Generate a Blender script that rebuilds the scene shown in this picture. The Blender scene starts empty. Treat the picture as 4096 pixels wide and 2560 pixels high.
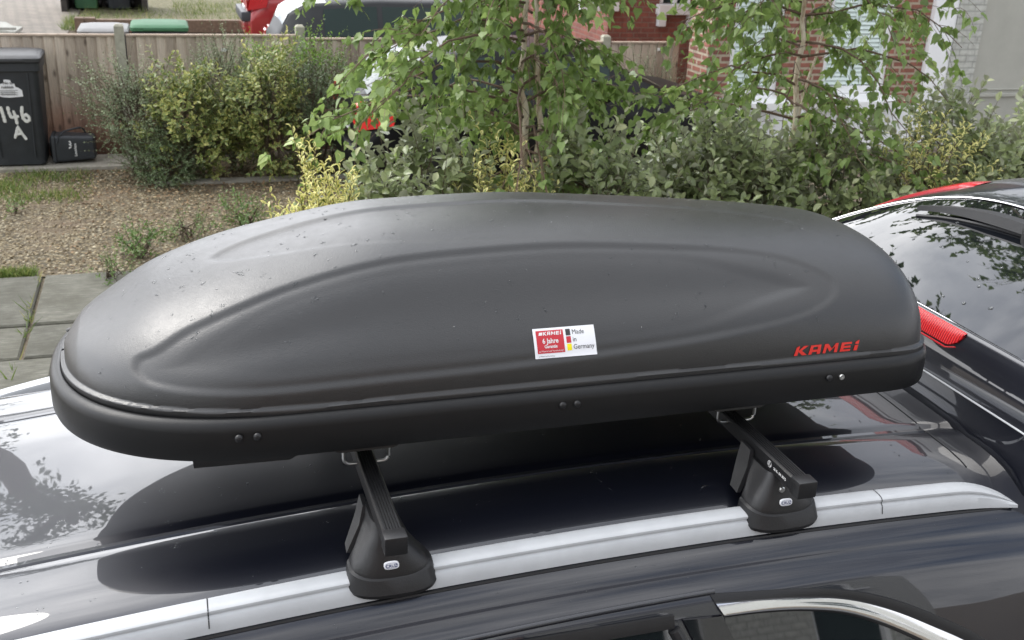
import bpy, bmesh, math, random
import numpy as np
from mathutils import Vector, Matrix
from mathutils.bvhtree import BVHTree
from math import sin, cos, pi, radians as R
SC = bpy.context.scene
COL = SC.collection
random.seed(7); RNG = np.random.default_rng(7)

# ------------------------------------------------------------------ camera, sky, sun, exposure
cam = bpy.data.objects.new('camera', bpy.data.cameras.new('camera')); COL.objects.link(cam)
cam.data.sensor_width = 36; cam.data.lens = 37.8; cam.data.clip_start = .05; cam.data.clip_end = 600
RX = Vector((0.955, 0.074, -0.288)); RY = Vector((-0.295, 0.361, -0.885)); RZ = Vector((0.039, 0.929, 0.367))
cx_ = Vector((RX[0], RY[0], RZ[0])).normalized(); cz_ = Vector((RX[2], RY[2], RZ[2])); cz_ = (cz_ - cx_*cz_.dot(cx_)).normalized(); cy_ = cz_.cross(cx_)
m = Matrix((cx_, cy_, cz_)).transposed().to_4x4(); m.translation = (0, 0, 2.73)
cam.matrix_world = m
cam.data.dof.use_dof = True; cam.data.dof.focus_distance = 2.1; cam.data.dof.aperture_fstop = 12
SC.camera = cam
SC.view_settings.view_transform = 'Standard'; SC.view_settings.look = 'None'
SC.view_settings.exposure = 0.52; SC.view_settings.gamma = 1
SUN_EL, SUN_AZ = R(50), R(140)          # veiled sun, high on the left beyond the fence
w = bpy.data.worlds.new('World'); SC.world = w; w.use_nodes = True
nt = w.node_tree; nt.nodes.clear()
def wn(t, **k):
    n = nt.nodes.new(t)
    for a, b in k.items(): setattr(n, a, b)
    return n
out = wn('ShaderNodeOutputWorld'); sky = wn('ShaderNodeTexSky', sky_type='NISHITA', sun_disc=False)
sky.sun_elevation = SUN_EL; sky.sun_rotation = R(270) - SUN_AZ + pi
bg1 = wn('ShaderNodeBackground'); bg1.inputs[1].default_value = .12; nt.links.new(sky.outputs[0], bg1.inputs[0])
tc = wn('ShaderNodeTexCoord'); mp = wn('ShaderNodeMapping'); mp.inputs['Scale'].default_value = (1, 1, 1.9)
nt.links.new(tc.outputs['Generated'], mp.inputs[0])
nz = wn('ShaderNodeTexNoise'); nz.inputs['Scale'].default_value = 2.3; nz.inputs['Detail'].default_value = 8; nz.inputs['Roughness'].default_value = .58
nt.links.new(mp.outputs[0], nz.inputs['Vector'])
cr = wn('ShaderNodeValToRGB'); e = cr.color_ramp.elements
e[0].position = .36; e[0].color = (.62, .66, .74, 1); e[1].position = .66; e[1].color = (1.9, 1.9, 1.92, 1)
nt.links.new(nz.outputs[0], cr.inputs[0])
bg2 = wn('ShaderNodeBackground')
# the cloud cover is brightest round the veiled sun and duller opposite
dt = wn('ShaderNodeVectorMath', operation='DOT_PRODUCT'); nrm = wn('ShaderNodeVectorMath', operation='NORMALIZE'); nt.links.new(tc.outputs['Generated'], nrm.inputs[0]); nt.links.new(nrm.outputs[0], dt.inputs[0])
dt.inputs[1].default_value = (-.57, .72, .40)
mr = wn('ShaderNodeMapRange'); mr.interpolation_type = 'SMOOTHSTEP'; mr.inputs['From Min'].default_value = -.1; mr.inputs['From Max'].default_value = 1.0; mr.inputs['To Min'].default_value = .82; mr.inputs['To Max'].default_value = 2.2
nt.links.new(dt.outputs['Value'], mr.inputs[0]); nt.links.new(mr.outputs[0], bg2.inputs[1]); nt.links.new(cr.outputs[0], bg2.inputs[0])
nz2 = wn('ShaderNodeTexNoise'); nz2.inputs['Scale'].default_value = 1.6; nz2.inputs['Detail'].default_value = 5
nt.links.new(mp.outputs[0], nz2.inputs['Vector'])
cr2 = wn('ShaderNodeValToRGB'); cr2.color_ramp.elements[0].position = .33; cr2.color_ramp.elements[1].position = .5
nt.links.new(nz2.outputs[0], cr2.inputs[0])
mx = wn('ShaderNodeMixShader'); nt.links.new(cr2.outputs[0], mx.inputs[0]); nt.links.new(bg1.outputs[0], mx.inputs[1]); nt.links.new(bg2.outputs[0], mx.inputs[2])
nt.links.new(mx.outputs[0], out.inputs[0])
sun = bpy.data.objects.new('sun', bpy.data.lights.new('sun', 'SUN')); COL.objects.link(sun)
sun.data.energy = 1.8; sun.data.angle = R(28); sun.data.color = (1, .96, .9)
sd = Vector((cos(SUN_EL)*cos(SUN_AZ), cos(SUN_EL)*sin(SUN_AZ), sin(SUN_EL)))
sun.rotation_euler = sd.to_track_quat('Z', 'Y').to_euler()

# ------------------------------------------------------------------ helpers
def tag(o, label=None, cat=None, group=None, kind=None):
    for k, v in (('label', label), ('category', cat), ('group', group), ('kind', kind)):
        if v: o[k] = v
    return o
def thing(name, label, cat, loc=(0, 0, 0), group=None, rz=0):
    o = bpy.data.objects.new(name, None); COL.objects.link(o); o.location = loc; o.rotation_euler[2] = rz
    o.empty_display_size = .1
    return tag(o, label, cat, group)
class MB:
    def __init__(s): s.v = []; s.f = []; s.uv = None
    def add(s, vs, fs):
        b = len(s.v); s.v += [tuple(p) for p in vs]; s.f += [tuple(i+b for i in f) for f in fs]; return s
    def box(s, x0, x1, y0, y1, z0, z1, b=0, M=None):
        if b <= 0:
            vs = [(x, y, z) for z in (z0, z1) for y in (y0, y1) for x in (x0, x1)]
            fs = [(0, 2, 3, 1), (4, 5, 7, 6), (0, 1, 5, 4), (2, 6, 7, 3), (0, 4, 6, 2), (1, 3, 7, 5)]
        else:
            bm = bmesh.new(); bmesh.ops.create_cube(bm, size=1)
            for v in bm.verts: v.co = Vector(((x0+x1)/2+v.co.x*(x1-x0), (y0+y1)/2+v.co.y*(y1-y0), (z0+z1)/2+v.co.z*(z1-z0)))
            bmesh.ops.bevel(bm, geom=list(bm.edges), offset=b, segments=2, affect='EDGES', profile=.6)
            bm.verts.index_update(); vs = [v.co.copy() for v in bm.verts]; fs = [[v.index for v in f.verts] for f in bm.faces]; bm.free()
        if M is not None: vs = [M @ Vector(p) for p in vs]
        return s.add(vs, fs)
    def loft(s, secs, closed=True, cap0=True, cap1=True):
        n = len(secs[0]); b = len(s.v)
        for c in secs: s.v += [tuple(p) for p in c]
        k = n if closed else n-1
        for i in range(len(secs)-1):
            for j in range(k):
                a = b+i*n+j; c = b+i*n+(j+1) % n
                s.f.append((a, c, c+n, a+n))
        if closed and cap0: s.f.append(tuple(b+j for j in reversed(range(n))))
        if closed and cap1: s.f.append(tuple(b+(len(secs)-1)*n+j for j in range(n)))
        return s
    def tube(s, pts, r, n=8, caps=True):
        pts = [Vector(p) for p in pts]; secs = []
        rr = r if isinstance(r, (list, tuple)) else [r]*len(pts)
        up = None
        for i, p in enumerate(pts):
            d = (pts[min(i+1, len(pts)-1)]-pts[max(i-1, 0)]).normalized()
            if up is None or abs(d.dot(up)) > .95: up = Vector((0, 0, 1)) if abs(d.z) < .9 else Vector((1, 0, 0))
            a = d.cross(up).normalized(); b = d.cross(a); up = -b if False else up
            secs.append([p+(a*cos(2*pi*k/n)+b*sin(2*pi*k/n))*rr[i] for k in range(n)])
        return s.loft(secs, True, caps, caps)
    def prism(s, poly, ext, M=None):       # poly: 3D points, ext: vector
        e_ = Vector(ext); a = [Vector(p) for p in poly]; b = [p+e_ for p in a]; n = len(a)
        vs = a+b
        if M is not None: vs = [M @ p for p in vs]
        return s.add(vs, [tuple(reversed(range(n))), tuple(range(n, 2*n))]+[(i, (i+1) % n, n+(i+1) % n, n+i) for i in range(n)])
    def lathe(s, prof, c, n=20, axis='z'):
        secs = []
        for r, h in prof:
            ring = []
            for k in range(n):
                a = 2*pi*k/n
                if axis == 'z': ring.append((c[0]+r*cos(a), c[1]+r*sin(a), c[2]+h))
                elif axis == 'y': ring.append((c[0]+r*cos(a), c[1]+h, c[2]+r*sin(a)))
                else: ring.append((c[0]+h, c[1]+r*cos(a), c[2]+r*sin(a)))
            secs.append(ring)
        return s.loft(secs)
    def build(s, name, mat, parent=None, smooth=None, fix=True):
        me = bpy.data.meshes.new(name); me.from_pydata(s.v, [], s.f)
        if fix:
            bm = bmesh.new(); bm.from_mesh(me); bmesh.ops.recalc_face_normals(bm, faces=bm.faces); bm.to_mesh(me); bm.free()
        if smooth is not None:
            me.polygons.foreach_set('use_smooth', [True]*len(me.polygons))
            try: me.set_sharp_from_angle(angle=R(smooth))
            except Exception: pass
        me.materials.append(mat); me.update()
        o = bpy.data.objects.new(name, me); COL.objects.link(o)
        if parent: o.parent = parent
        return o
def place(o, root):     # geometry was written in world coordinates under an unrotated root
    o.data.transform(Matrix.Translation(-Vector(root.location))); return o
def wb(mb, name, mat, root, smooth=None, under=None, fix=True):
    o = mb.build(name, mat, under or root, smooth, fix); place(o, root); return o

# ------------------------------------------------------------------ materials
class Mat:
    def __init__(s, name):
        s.m = bpy.data.materials.new(name); s.m.use_nodes = True; s.t = s.m.node_tree
        s.b = s.t.nodes['Principled BSDF']; s.tc = None
    def n(s, t, **k):
        x = s.t.nodes.new(t)
        for a, b in k.items():
            if a in x.inputs: x.inputs[a].default_value = b
            else: setattr(x, a, b)
        return x
    def l(s, a, b): s.t.links.new(a, b); return s
    def set(s, **k):
        for a, v in k.items(): s.b.inputs[a.replace('_', ' ')].default_value = v
        return s
    def co(s, which='Object', scale=(1, 1, 1), rot=(0, 0, 0)):
        t = s.n('ShaderNodeTexCoord'); mp = s.n('ShaderNodeMapping'); mp.inputs['Scale'].default_value = scale; mp.inputs['Rotation'].default_value = rot
        s.l(t.outputs[which], mp.inputs[0]); return mp.outputs[0]
    def noise(s, vec, scale, detail=4, rough=.5):
        x = s.n('ShaderNodeTexNoise'); x.inputs['Scale'].default_value = scale; x.inputs['Detail'].default_value = detail; x.inputs['Roughness'].default_value = rough
        s.l(vec, x.inputs['Vector']); return x.outputs[0]
    def ramp(s, fac, stops, interp='LINEAR'):
        x = s.n('ShaderNodeValToRGB'); x.color_ramp.interpolation = interp; el = x.color_ramp.elements
        while len(el) < len(stops): el.new(.5)
        for q, (p, c) in zip(el, stops): q.position = p; q.color = (*c, 1) if len(c) == 3 else c
        s.l(fac, x.inputs[0]); return x.outputs[0]
    def mix(s, fac, a, b, mode='MIX'):
        x = s.n('ShaderNodeMix'); x.data_type = 'RGBA'; x.blend_type = mode
        for sock, v in ((x.inputs[0], fac), (x.inputs[6], a), (x.inputs[7], b)):
            if hasattr(v, 'is_output'): s.l(v, sock)
            else: sock.default_value = v if isinstance(v, (int, float)) else (*v, 1)
        return x.outputs[2]
    def math(s, op, a, b=0.0):
        x = s.n('ShaderNodeMath', operation=op)
        for i, v in ((0, a), (1, b)):
            if hasattr(v, 'is_output'): s.l(v, x.inputs[i])
            else: x.inputs[i].default_value = v
        return x.outputs[0]
    def bump(s, h, strength=.3, dist=.01):
        x = s.n('ShaderNodeBump'); x.inputs['Strength'].default_value = strength; x.inputs['Distance'].default_value = dist
        s.l(h, x.inputs['Height']); s.l(x.outputs[0], s.b.inputs['Normal']); return s
    def color(s, c): s.l(c, s.b.inputs['Base Color']); return s
    def rough(s, c): s.l(c, s.b.inputs['Roughness']); return s

def plain(name, col, rough=.5, metal=0, var=.12, scale=8, bump=0, bscale=60, coat=0, **k):
    q = Mat(name); v = q.co()
    f = q.noise(v, scale, 5, .6)
    lo = tuple(c*(1-var) for c in col); hi = tuple(min(1, c*(1+var)) for c in col)
    q.color(q.ramp(f, [(.3, lo), (.7, hi)])); q.set(Roughness=rough, Metallic=metal)
    if coat: q.set(Coat_Weight=coat, Coat_Roughness=.03)
    if bump: q.bump(q.noise(v, bscale, 3), bump, .004)
    for a, b in k.items(): q.set(**{a: b})
    return q.m

def paint(name, base, flake=(.05, .06, .09), metal=.55, coatior=1.75, cr=.015, cw=1.0):
    q = Mat(name); v = q.co()
    f = q.noise(v, 900, 2)
    q.color(q.mix(q.ramp(f, [(.45, (0, 0, 0)), (.7, (1, 1, 1))]), base, flake))
    q.set(Metallic=metal, Roughness=.38, Coat_Weight=cw, Coat_Roughness=cr, Coat_IOR=coatior)
    wv = q.noise(v, 2.2, 1)
    q.bump(wv, .005, .02)
    return q.m
M = {}
M['paint'] = paint('suv_paint', (.005, .006, .012), (.010, .012, .020), .3, 1.62)
M['paint_black'] = paint('black_paint', (.004, .004, .005), (.006, .006, .007), .0, 1.35, .03, .12); M['paint_black'].node_tree.nodes['Principled BSDF'].inputs['Specular IOR Level'].default_value = .2
M['paint_red'] = paint('red_paint', (.33, .015, .02), (.42, .03, .03), .2, 1.5)
M['paint_silver'] = plain('dark_grey_paint', (.03, .032, .034), .45, 0, .1, Specular_IOR_Level=.12)
M['rail'] = plain('satin_rail', (.47, .485, .50), .40, .0, .06, 20, .05, 400)
M['chrome'] = plain('chrome', (.78, .78, .8), .07, 1, .04, 3, .04, 8)
M['zinc'] = plain('zinc_bolt', (.62, .62, .6), .28, 1, .1)
M['seal'] = plain('window_rubber', (.008, .008, .009), .45, 0)
M['gloss_black'] = plain('gloss_black_plastic', (.006, .006, .008), .08, 0, coat=.6)
q = Mat('tinted_glass'); q.set(Base_Color=(.006, .007, .009, 1), Roughness=.015, IOR=1.65, Coat_Weight=.5, Coat_Roughness=.01, Coat_IOR=1.6)
q.bump(q.noise(q.co(), 2.2, 1), .03, .02); M['glass'] = q.m
q = Mat('pale_glass'); q.set(Base_Color=(.025, .04, .037, 1), Roughness=.05, IOR=1.45, Specular_IOR_Level=.3); q.bump(q.noise(q.co(), 1.6, 1), .05, .05); M['carglass'] = q.m
q = Mat('lamp_lens'); q.set(Base_Color=(.42, .006, .012, 1), Roughness=.3, Coat_Weight=.25, Coat_Roughness=.02)
v = q.co(scale=(1, 1, 1)); wv = q.n('ShaderNodeTexWave', wave_type='BANDS', bands_direction='Y'); wv.inputs['Scale'].default_value = 46; q.l(v, wv.inputs['Vector'])
q.color(q.ramp(wv.outputs[1], [(.2, (.30, .004, .008)), (.7, (.62, .012, .018))])); q.bump(wv.outputs[1], .5, .003); M['lens'] = q.m
M['red_lens'] = plain('red_lens', (.42, .008, .013), .2, 0, coat=.3)
M['bright_lens'] = plain('bright_red_lens', (.8, .03, .03), .15, 0, coat=1)

def box_plastic(name, base, rough, grain=.55, ior=1.75):
    q = Mat(name); v = q.co(); vo = q.n('ShaderNodeTexVoronoi'); vo.inputs['Scale'].default_value = 230; vo.feature = 'F1'
    q.l(q.mix(.05, v, q.n('ShaderNodeTexNoise', Scale=60).outputs[1]), vo.inputs['Vector'])
    big = q.noise(v, 4, 4, .6)
    q.color(q.ramp(big, [(.3, tuple(c*.88 for c in base)), (.7, tuple(c*1.12 for c in base))]))
    dust = q.noise(v, 26, 6, .7)
    q.rough(q.ramp(dust, [(.3, (rough-.03,)*3), (.75, (rough+.06,)*3)]))
    q.set(IOR=ior)
    q.bump(q.math('ADD', vo.outputs['Distance'], q.math('MULTIPLY', q.noise(v, 520, 3), .7)), grain*.35, .0012)
    return q.m
M['abs'] = box_plastic('grained_abs', (.0075, .0077, .0083), .37, .5)
M['abs_base'] = box_plastic('grained_abs_base', (.0055, .0056, .006), .36, .5, 1.42)
M['plastic'] = plain('black_plastic', (.011, .011, .012), .40, 0, .15, 30, .12, 500)
M['rubber'] = plain('black_rubber', (.014, .014, .015), .5, 0, .12, 20, .1, 300)
M['dark_under'] = plain('under_tray_plastic', (.010, .010, .011), .5)
M['red_ink'] = plain('red_letter', (.72, .035, .025), .35, 0, .05)
M['sticker_white'] = plain('white_sticker', (.78, .79, .82), .3, 0, .02)
M['sticker_red'] = plain('red_sticker', (.50, .022, .035), .35, 0, .05)
M['sticker_yellow'] = plain('yellow_sticker', (.85, .72, .0), .35, 0, .03)
M['ink_dark'] = plain('dark_ink', (.03, .03, .032), .5, 0, .05)
M['ink_blue'] = plain('blue_ink', (.03, .05, .16), .4, 0, .05)
M['ink_white'] = plain('white_ink', (.72, .72, .72), .5, 0, .05)
M['chalk'] = plain('white_brush_paint', (.70, .70, .67), .8, 0, .12, 60)
q = Mat('water'); q.set(Base_Color=(.9, .93, .95, 1), Roughness=.02, IOR=1.33, Transmission_Weight=1.0); M['water'] = q.m

# ------------------------------------------------------------------ text
def text_mesh(s, size=1.0, align='LEFT', bold=False, shear=0):
    cu = bpy.data.curves.new('t', 'FONT'); cu.body = s; cu.size = size; cu.align_x = align; cu.shear = shear
    if bold: cu.offset = .022*size
    cu.resolution_u = 3
    o = bpy.data.objects.new('t', cu); COL.objects.link(o)
    dg = bpy.context.evaluated_depsgraph_get(); me = bpy.data.meshes.new_from_object(o.evaluated_get(dg))
    vs = [tuple(v.co) for v in me.vertices]; fs = [tuple(p.vertices) for p in me.polygons]
    bpy.data.objects.remove(o); bpy.data.curves.remove(cu); bpy.data.meshes.remove(me)
    return vs, fs
def map_on(vs, fn): return [fn(p[0], p[1]) for p in vs]

# ================================================================== GROUND
def sheet(name, x0, x1, y0, y1, z, mat, nx=1, ny=1, jitter=0):
    mb = MB()
    xs = np.linspace(x0, x1, nx+1); ys = np.linspace(y0, y1, ny+1)
    vs = [(x, y, z+(random.uniform(-jitter, jitter) if 0 < i < ny and 0 < j < nx else 0)) for i, y in enumerate(ys) for j, x in enumerate(xs)]
    fs = [(i*(nx+1)+j, i*(nx+1)+j+1, (i+1)*(nx+1)+j+1, (i+1)*(nx+1)+j) for i in range(ny) for j in range(nx)]
    mb.add(vs, fs); o = mb.build(name, mat, None, 60); return tag(o, kind='structure')
q = Mat('soil_and_litter'); v = q.co()
a = q.noise(v, 5, 8, .7); b = q.noise(v, 45, 6, .8)
q.color(q.mix(q.ramp(b, [(.4, (0, 0, 0)), (.66, (1, 1, 1))]), q.ramp(a, [(.3, (.055, .042, .03)), (.7, (.14, .11, .075))]), (.27, .22, .16))); q.set(Roughness=.95)
q.bump(b, .8, .03); sheet('ground', -70, 90, -60, 140, -.012, q.m)
# gravel drive: voronoi stones in tan and grey
q = Mat('gravel'); v = q.co(); vo = q.n('ShaderNodeTexVoronoi'); vo.inputs['Scale'].default_value = 42; vo.inputs['Randomness'].default_value = 1; q.l(v, vo.inputs['Vector'])
sep = q.n('ShaderNodeSeparateColor'); q.l(vo.outputs['Color'], sep.inputs[0])
stone = q.ramp(sep.outputs[0], [(0, (.065, .052, .028)), (.25, (.16, .125, .065)), (.55, (.25, .20, .115)), (.8, (.125, .107, .068)), (1, (.44, .39, .27))])
patch = q.noise(v, 1.3, 5, .65)
gap = q.ramp(vo.outputs['Distance'], [(.30, (1, 1, 1)), (.62, (.35, .33, .3))])
soil = q.ramp(q.noise(v, 60, 5, .7), [(.3, (.065, .045, .028)), (.7, (.17, .12, .075))])
q.color(q.mix(q.ramp(patch, [(.50, (0, 0, 0)), (.68, (.75, .75, .75))]), q.mix(1, stone, gap, 'MULTIPLY'), soil)); q.set(Roughness=.9)
q.bump(q.math('SUBTRACT', 1, vo.outputs['Distance']), .9, .012); sheet('gravel_drive', -14, 6.2, 8.1, 11.5, 0, q.m)
# stone paving slabs of the footway, each slab in the one sheet of paving
q = Mat('york_stone'); v = q.co(); 
at = q.n('ShaderNodeAttribute', attribute_name='tone')
st = q.noise(q.co(scale=(1, 5, 1)), 9, 8, .7)
c1 = q.ramp(st, [(.28, (.052, .050, .042)), (.5, (.105, .102, .086)), (.72, (.185, .18, .155))])
c1 = q.mix(q.ramp(q.noise(v, 70, 5, .8), [(.45, (0, 0, 0)), (.75, (.45, .45, .45))]), c1, (.12, .13, .08)); c1 = q.mix(q.ramp(q.noise(v, 2.3, 7, .7), [(.42, (0, 0, 0)), (.62, (.8, .8, .8))]), c1, (.060, .058, .042))
q.color(q.mix(.55, c1, q.ramp(at.outputs['Fac'], [(0, (.72, .72, .7)), (1, (1.15, 1.13, 1.08))]), 'MULTIPLY')); q.set(Roughness=.85); q.bump(q.math('ADD', st, q.noise(v, 160, 4)), .5, .006)
stone_m = q.m
def slabs(name, rows, x0, x1, z, mat):
    mb = MB(); tones = []
    for (ya, yb, off, ws) in rows:
        x = x0-off; k = 0
        while x < x1:
            wd = ws[k % len(ws)]; k += 1
            dz = random.uniform(-.004, .006); g = .012
            tl = [random.uniform(-.004, .004) for _ in range(4)]
            xa, xb, y_a, y_b = x+g, x+wd-g, ya+g, yb-g
            n0 = len(mb.f)
            b_ = .012
            lo = [(xa, y_a, z-.06), (xb, y_a, z-.06), (xb, y_b, z-.06), (xa, y_b, z-.06)]
            mid = [(xa, y_a, z+dz-b_), (xb, y_a, z+dz-b_), (xb, y_b, z+dz-b_), (xa, y_b, z+dz-b_)]
            top = [(xa+b_, y_a+b_, z+dz+tl[0]), (xb-b_, y_a+b_, z+dz+tl[1]), (xb-b_, y_b-b_, z+dz+tl[2]), (xa+b_, y_b-b_, z+dz+tl[3])]
            mb.loft([lo, mid, top], cap0=False); tones += [random.random()]*(len(mb.f)-n0)
            x += wd
    o = mb.build(name, mat, None); a = o.data.attributes.new('tone', 'FLOAT', 'FACE'); a.data.foreach_set('value', tones)
    return tag(o, kind='structure')
# joints run across at x = -0.98 and along at y = 7.1, 6.55, 5.9 as in the photo
slabs('paving', [(7.1, 8.1, .0, [.9]), (6.55, 7.1, .0, [.9]), (5.9, 6.55, .25, [.75]), (5.0, 5.9, .4, [.9]), (4.2, 5.0, .1, [.8]), (3.4, 4.2, .3, [.9])], -7.28, 8, .012, stone_m)
q = Mat('asphalt'); v = q.co(); q.color(q.ramp(q.noise(v, 120, 5, .8), [(.35, (.035, .035, .037)), (.7, (.085, .085, .085))])); q.set(Roughness=.85); q.bump(q.noise(v, 180, 3), .5, .006)
sheet('road', -40, 60, -6.2, 3.2, -.008, q.m)
# block paved drive beyond the fence
q = Mat('block_paving'); v = q.co(scale=(1, 1, 1), rot=(0, 0, R(38))); br = q.n('ShaderNodeTexBrick'); br.inputs['Scale'].default_value = 1; br.inputs['Brick Width'].default_value = .3; br.inputs['Row Height'].default_value = .15
br.inputs['Mortar Size'].default_value = .014; br.inputs['Color1'].default_value = (.25, .215, .18, 1); br.inputs['Color2'].default_value = (.19, .165, .14, 1); br.inputs['Mortar'].default_value = (.09, .085, .065, 1)
q.l(v, br.inputs['Vector']); q.color(br.outputs[0]); q.set(Roughness=.85); q.bump(br.outputs['Fac'], -.5, .01); sheet('block_paved_drive', -14, -1.75, 12.6, 40, .004, q.m)
q = Mat('rough_lawn'); v = q.co(); q.color(q.ramp(q.noise(v, 9, 8, .75), [(.3, (.09, .09, .04)), (.5, (.15, .14, .075)), (.7, (.25, .215, .14))])); q.set(Roughness=.95); q.bump(q.noise(v, 30, 6), .8, .05)
sheet('front_lawn', -1.7, 24, 22.6, 40, .003, q.m)
q = Mat('concrete'); v = q.co(); q.color(q.ramp(q.noise(v, 7, 8, .7), [(.3, (.20, .185, .155)), (.7, (.36, .335, .28))])); q.set(Roughness=.9); q.bump(q.noise(v, 60, 5), .4, .01); M['concrete'] = q.m
mb = MB(); mb.box(-3.2, .1, 11.36, 11.72, -.05, .035, .01); mb.box(-3.2, .1, 11.735, 11.93, -.05, .03, .01); tag(mb.build('concrete_path', M['concrete']), kind='structure')
mb = MB(); mb.box(-.2, 3.2, 10.62, 10.78, -.03, .022, .008); q = tag(mb.build('concrete_edging', M['concrete']), kind='structure')

# ================================================================== FENCES AND HOUSES
q = Mat('weathered_boards'); at = q.n('ShaderNodeAttribute', attribute_name='tone'); v = q.co(scale=(6, 6, .55))
g = q.noise(v, 5, 8, .7); g2 = q.noise(q.co(scale=(26, 8, 1.0)), 6, 6, .7)
pos = q.n('ShaderNodeSeparateXYZ'); q.l(q.co(), pos.inputs[0])
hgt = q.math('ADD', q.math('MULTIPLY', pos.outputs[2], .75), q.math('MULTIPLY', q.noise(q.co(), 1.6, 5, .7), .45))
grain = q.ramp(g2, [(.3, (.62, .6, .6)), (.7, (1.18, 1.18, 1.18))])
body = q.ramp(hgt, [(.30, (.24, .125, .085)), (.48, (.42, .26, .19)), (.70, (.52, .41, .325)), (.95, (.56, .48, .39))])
body = q.mix(1, body, grain, 'MULTIPLY')
body = q.mix(.9, body, q.ramp(at.outputs['Fac'], [(0, (.62, .60, .59)), (.5, (.95, .95, .95)), (1, (1.28, 1.30, 1.32))]), 'MULTIPLY')
vk = q.n('ShaderNodeTexVoronoi'); vk.inputs['Scale'].default_value = 3.1; q.l(q.co(scale=(2.2, 1, 1)), vk.inputs['Vector'])
body = q.mix(q.ramp(vk.outputs['Distance'], [(.05, (.75, .75, .75)), (.16, (0, 0, 0))]), body, (.06, .04, .03))
q.color(body); q.set(Roughness=.85); q.bump(q.math('ADD', g2, g), .5, .006); M['boards'] = q.m
M['capping'] = plain('fence_capping', (.40, .32, .25), .85, 0, .2, 12, .3, 60)
M['post'] = plain('concrete_post', (.33, .32, .255), .9, 0, .2, 14, .5, 90)
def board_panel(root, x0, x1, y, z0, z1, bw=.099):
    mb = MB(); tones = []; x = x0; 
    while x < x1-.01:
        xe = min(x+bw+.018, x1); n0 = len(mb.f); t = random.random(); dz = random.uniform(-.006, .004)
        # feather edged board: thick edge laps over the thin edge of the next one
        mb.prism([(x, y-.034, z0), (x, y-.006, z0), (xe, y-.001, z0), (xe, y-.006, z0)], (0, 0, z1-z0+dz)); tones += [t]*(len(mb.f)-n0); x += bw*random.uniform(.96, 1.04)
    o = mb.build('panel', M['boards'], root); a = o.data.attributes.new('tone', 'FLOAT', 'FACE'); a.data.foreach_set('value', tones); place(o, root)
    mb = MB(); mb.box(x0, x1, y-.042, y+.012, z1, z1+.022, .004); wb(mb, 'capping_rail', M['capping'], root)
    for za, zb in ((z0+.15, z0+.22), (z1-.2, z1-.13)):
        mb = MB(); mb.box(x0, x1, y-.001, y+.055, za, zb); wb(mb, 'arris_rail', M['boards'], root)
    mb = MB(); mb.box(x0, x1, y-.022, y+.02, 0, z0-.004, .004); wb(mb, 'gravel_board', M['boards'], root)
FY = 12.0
fence = thing('board_fence', 'long weathered brown feather-edge fence with concrete posts behind the bin and the shrubs', 'fence', (-.4, FY, 0))
px = [-5.75, -4.0, -2.22, -.44, 1.38, 3.16, 4.93]
for i, x in enumerate(px[:-1]):
    top = 1.235 if i < 4 else (1.20 if i == 4 else 1.17)
    board_panel(fence, x+.05, px[i+1]-.05, FY, .16, top)
for i, x in enumerate(px):
    mb = MB(); lean = .012*((i % 3)-1); h = 1.355 if i < 5 else 1.26
    mb.loft([[(x-.05, FY-.05, -.1), (x+.05, FY-.05, -.1), (x+.05, FY+.05, -.1), (x-.05, FY+.05, -.1)], [(x-.047+lean, FY-.047, h-.02), (x+.047+lean, FY-.047, h-.02), (x+.047+lean, FY+.047, h-.02), (x-.047+lean, FY+.047, h-.02)],
             [(x-.03+lean, FY-.03, h), (x+.03+lean, FY-.03, h), (x+.03+lean, FY+.03, h), (x-.03+lean, FY+.03, h)]])
    wb(mb, 'fence_post', M['post'], fence)
# small white plaques on the fence
for x in (-1.34, .58, 5.6):
    mb = MB(); mb.box(x-.028, x+.028, FY-.040, FY-.034, 1.08, 1.115, .003); wb(mb, 'plaque', M['chalk'], fence)
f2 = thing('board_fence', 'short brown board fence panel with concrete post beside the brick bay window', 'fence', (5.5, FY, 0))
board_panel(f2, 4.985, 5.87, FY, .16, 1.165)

def brick_mat(name, c1, c2, mortar, scale=1.0, rough=.9, mort=.012, bump=.5, bw=.225, rh=.075):
    q = Mat(name)
    t = q.n('ShaderNodeTexCoord'); sp = q.n('ShaderNodeSeparateXYZ'); q.l(t.outputs['Object'], sp.inputs[0])
    cb = q.n('ShaderNodeCombineXYZ'); q.l(q.math('ADD', sp.outputs[0], sp.outputs[1]), cb.inputs[0]); q.l(sp.outputs[2], cb.inputs[1])
    br = q.n('ShaderNodeTexBrick'); br.inputs['Scale'].default_value = scale; br.inputs['Brick Width'].default_value = bw; br.inputs['Row Height'].default_value = rh
    br.inputs['Mortar Size'].default_value = mort; br.inputs['Mortar Smooth'].default_value = .2; br.inputs['Bias'].default_value = 0
    for k, c in (('Color1', c1), ('Color2', c2), ('Mortar', mortar)): br.inputs[k].default_value = (*c, 1)
    q.l(cb.outputs[0], br.inputs['Vector'])
    nz = q.noise(t.outputs['Object'], 14, 6, .7)
    q.color(q.mix(.8, br.outputs[0], q.ramp(nz, [(.3, (.7, .68, .68)), (.7, (1.2, 1.2, 1.2))]), 'MULTIPLY')); q.set(Roughness=rough)
    q.bump(q.math('SUBTRACT', q.math('MULTIPLY', nz, .3), br.outputs['Fac']), bump, .01); return q.m
M['brick'] = brick_mat('red_brick', (.30, .12, .085), (.19, .08, .06), (.38, .32, .24), mort=.015)
M['brick_far'] = brick_mat('red_brick_far', (.30, .105, .075), (.20, .075, .06), (.24, .15, .12), mort=.009)
M['brick_white'] = brick_mat('painted_brick', (.50, .51, .47), (.46, .47, .44), (.38, .39, .36), bump=.8, mort=.009)
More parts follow.
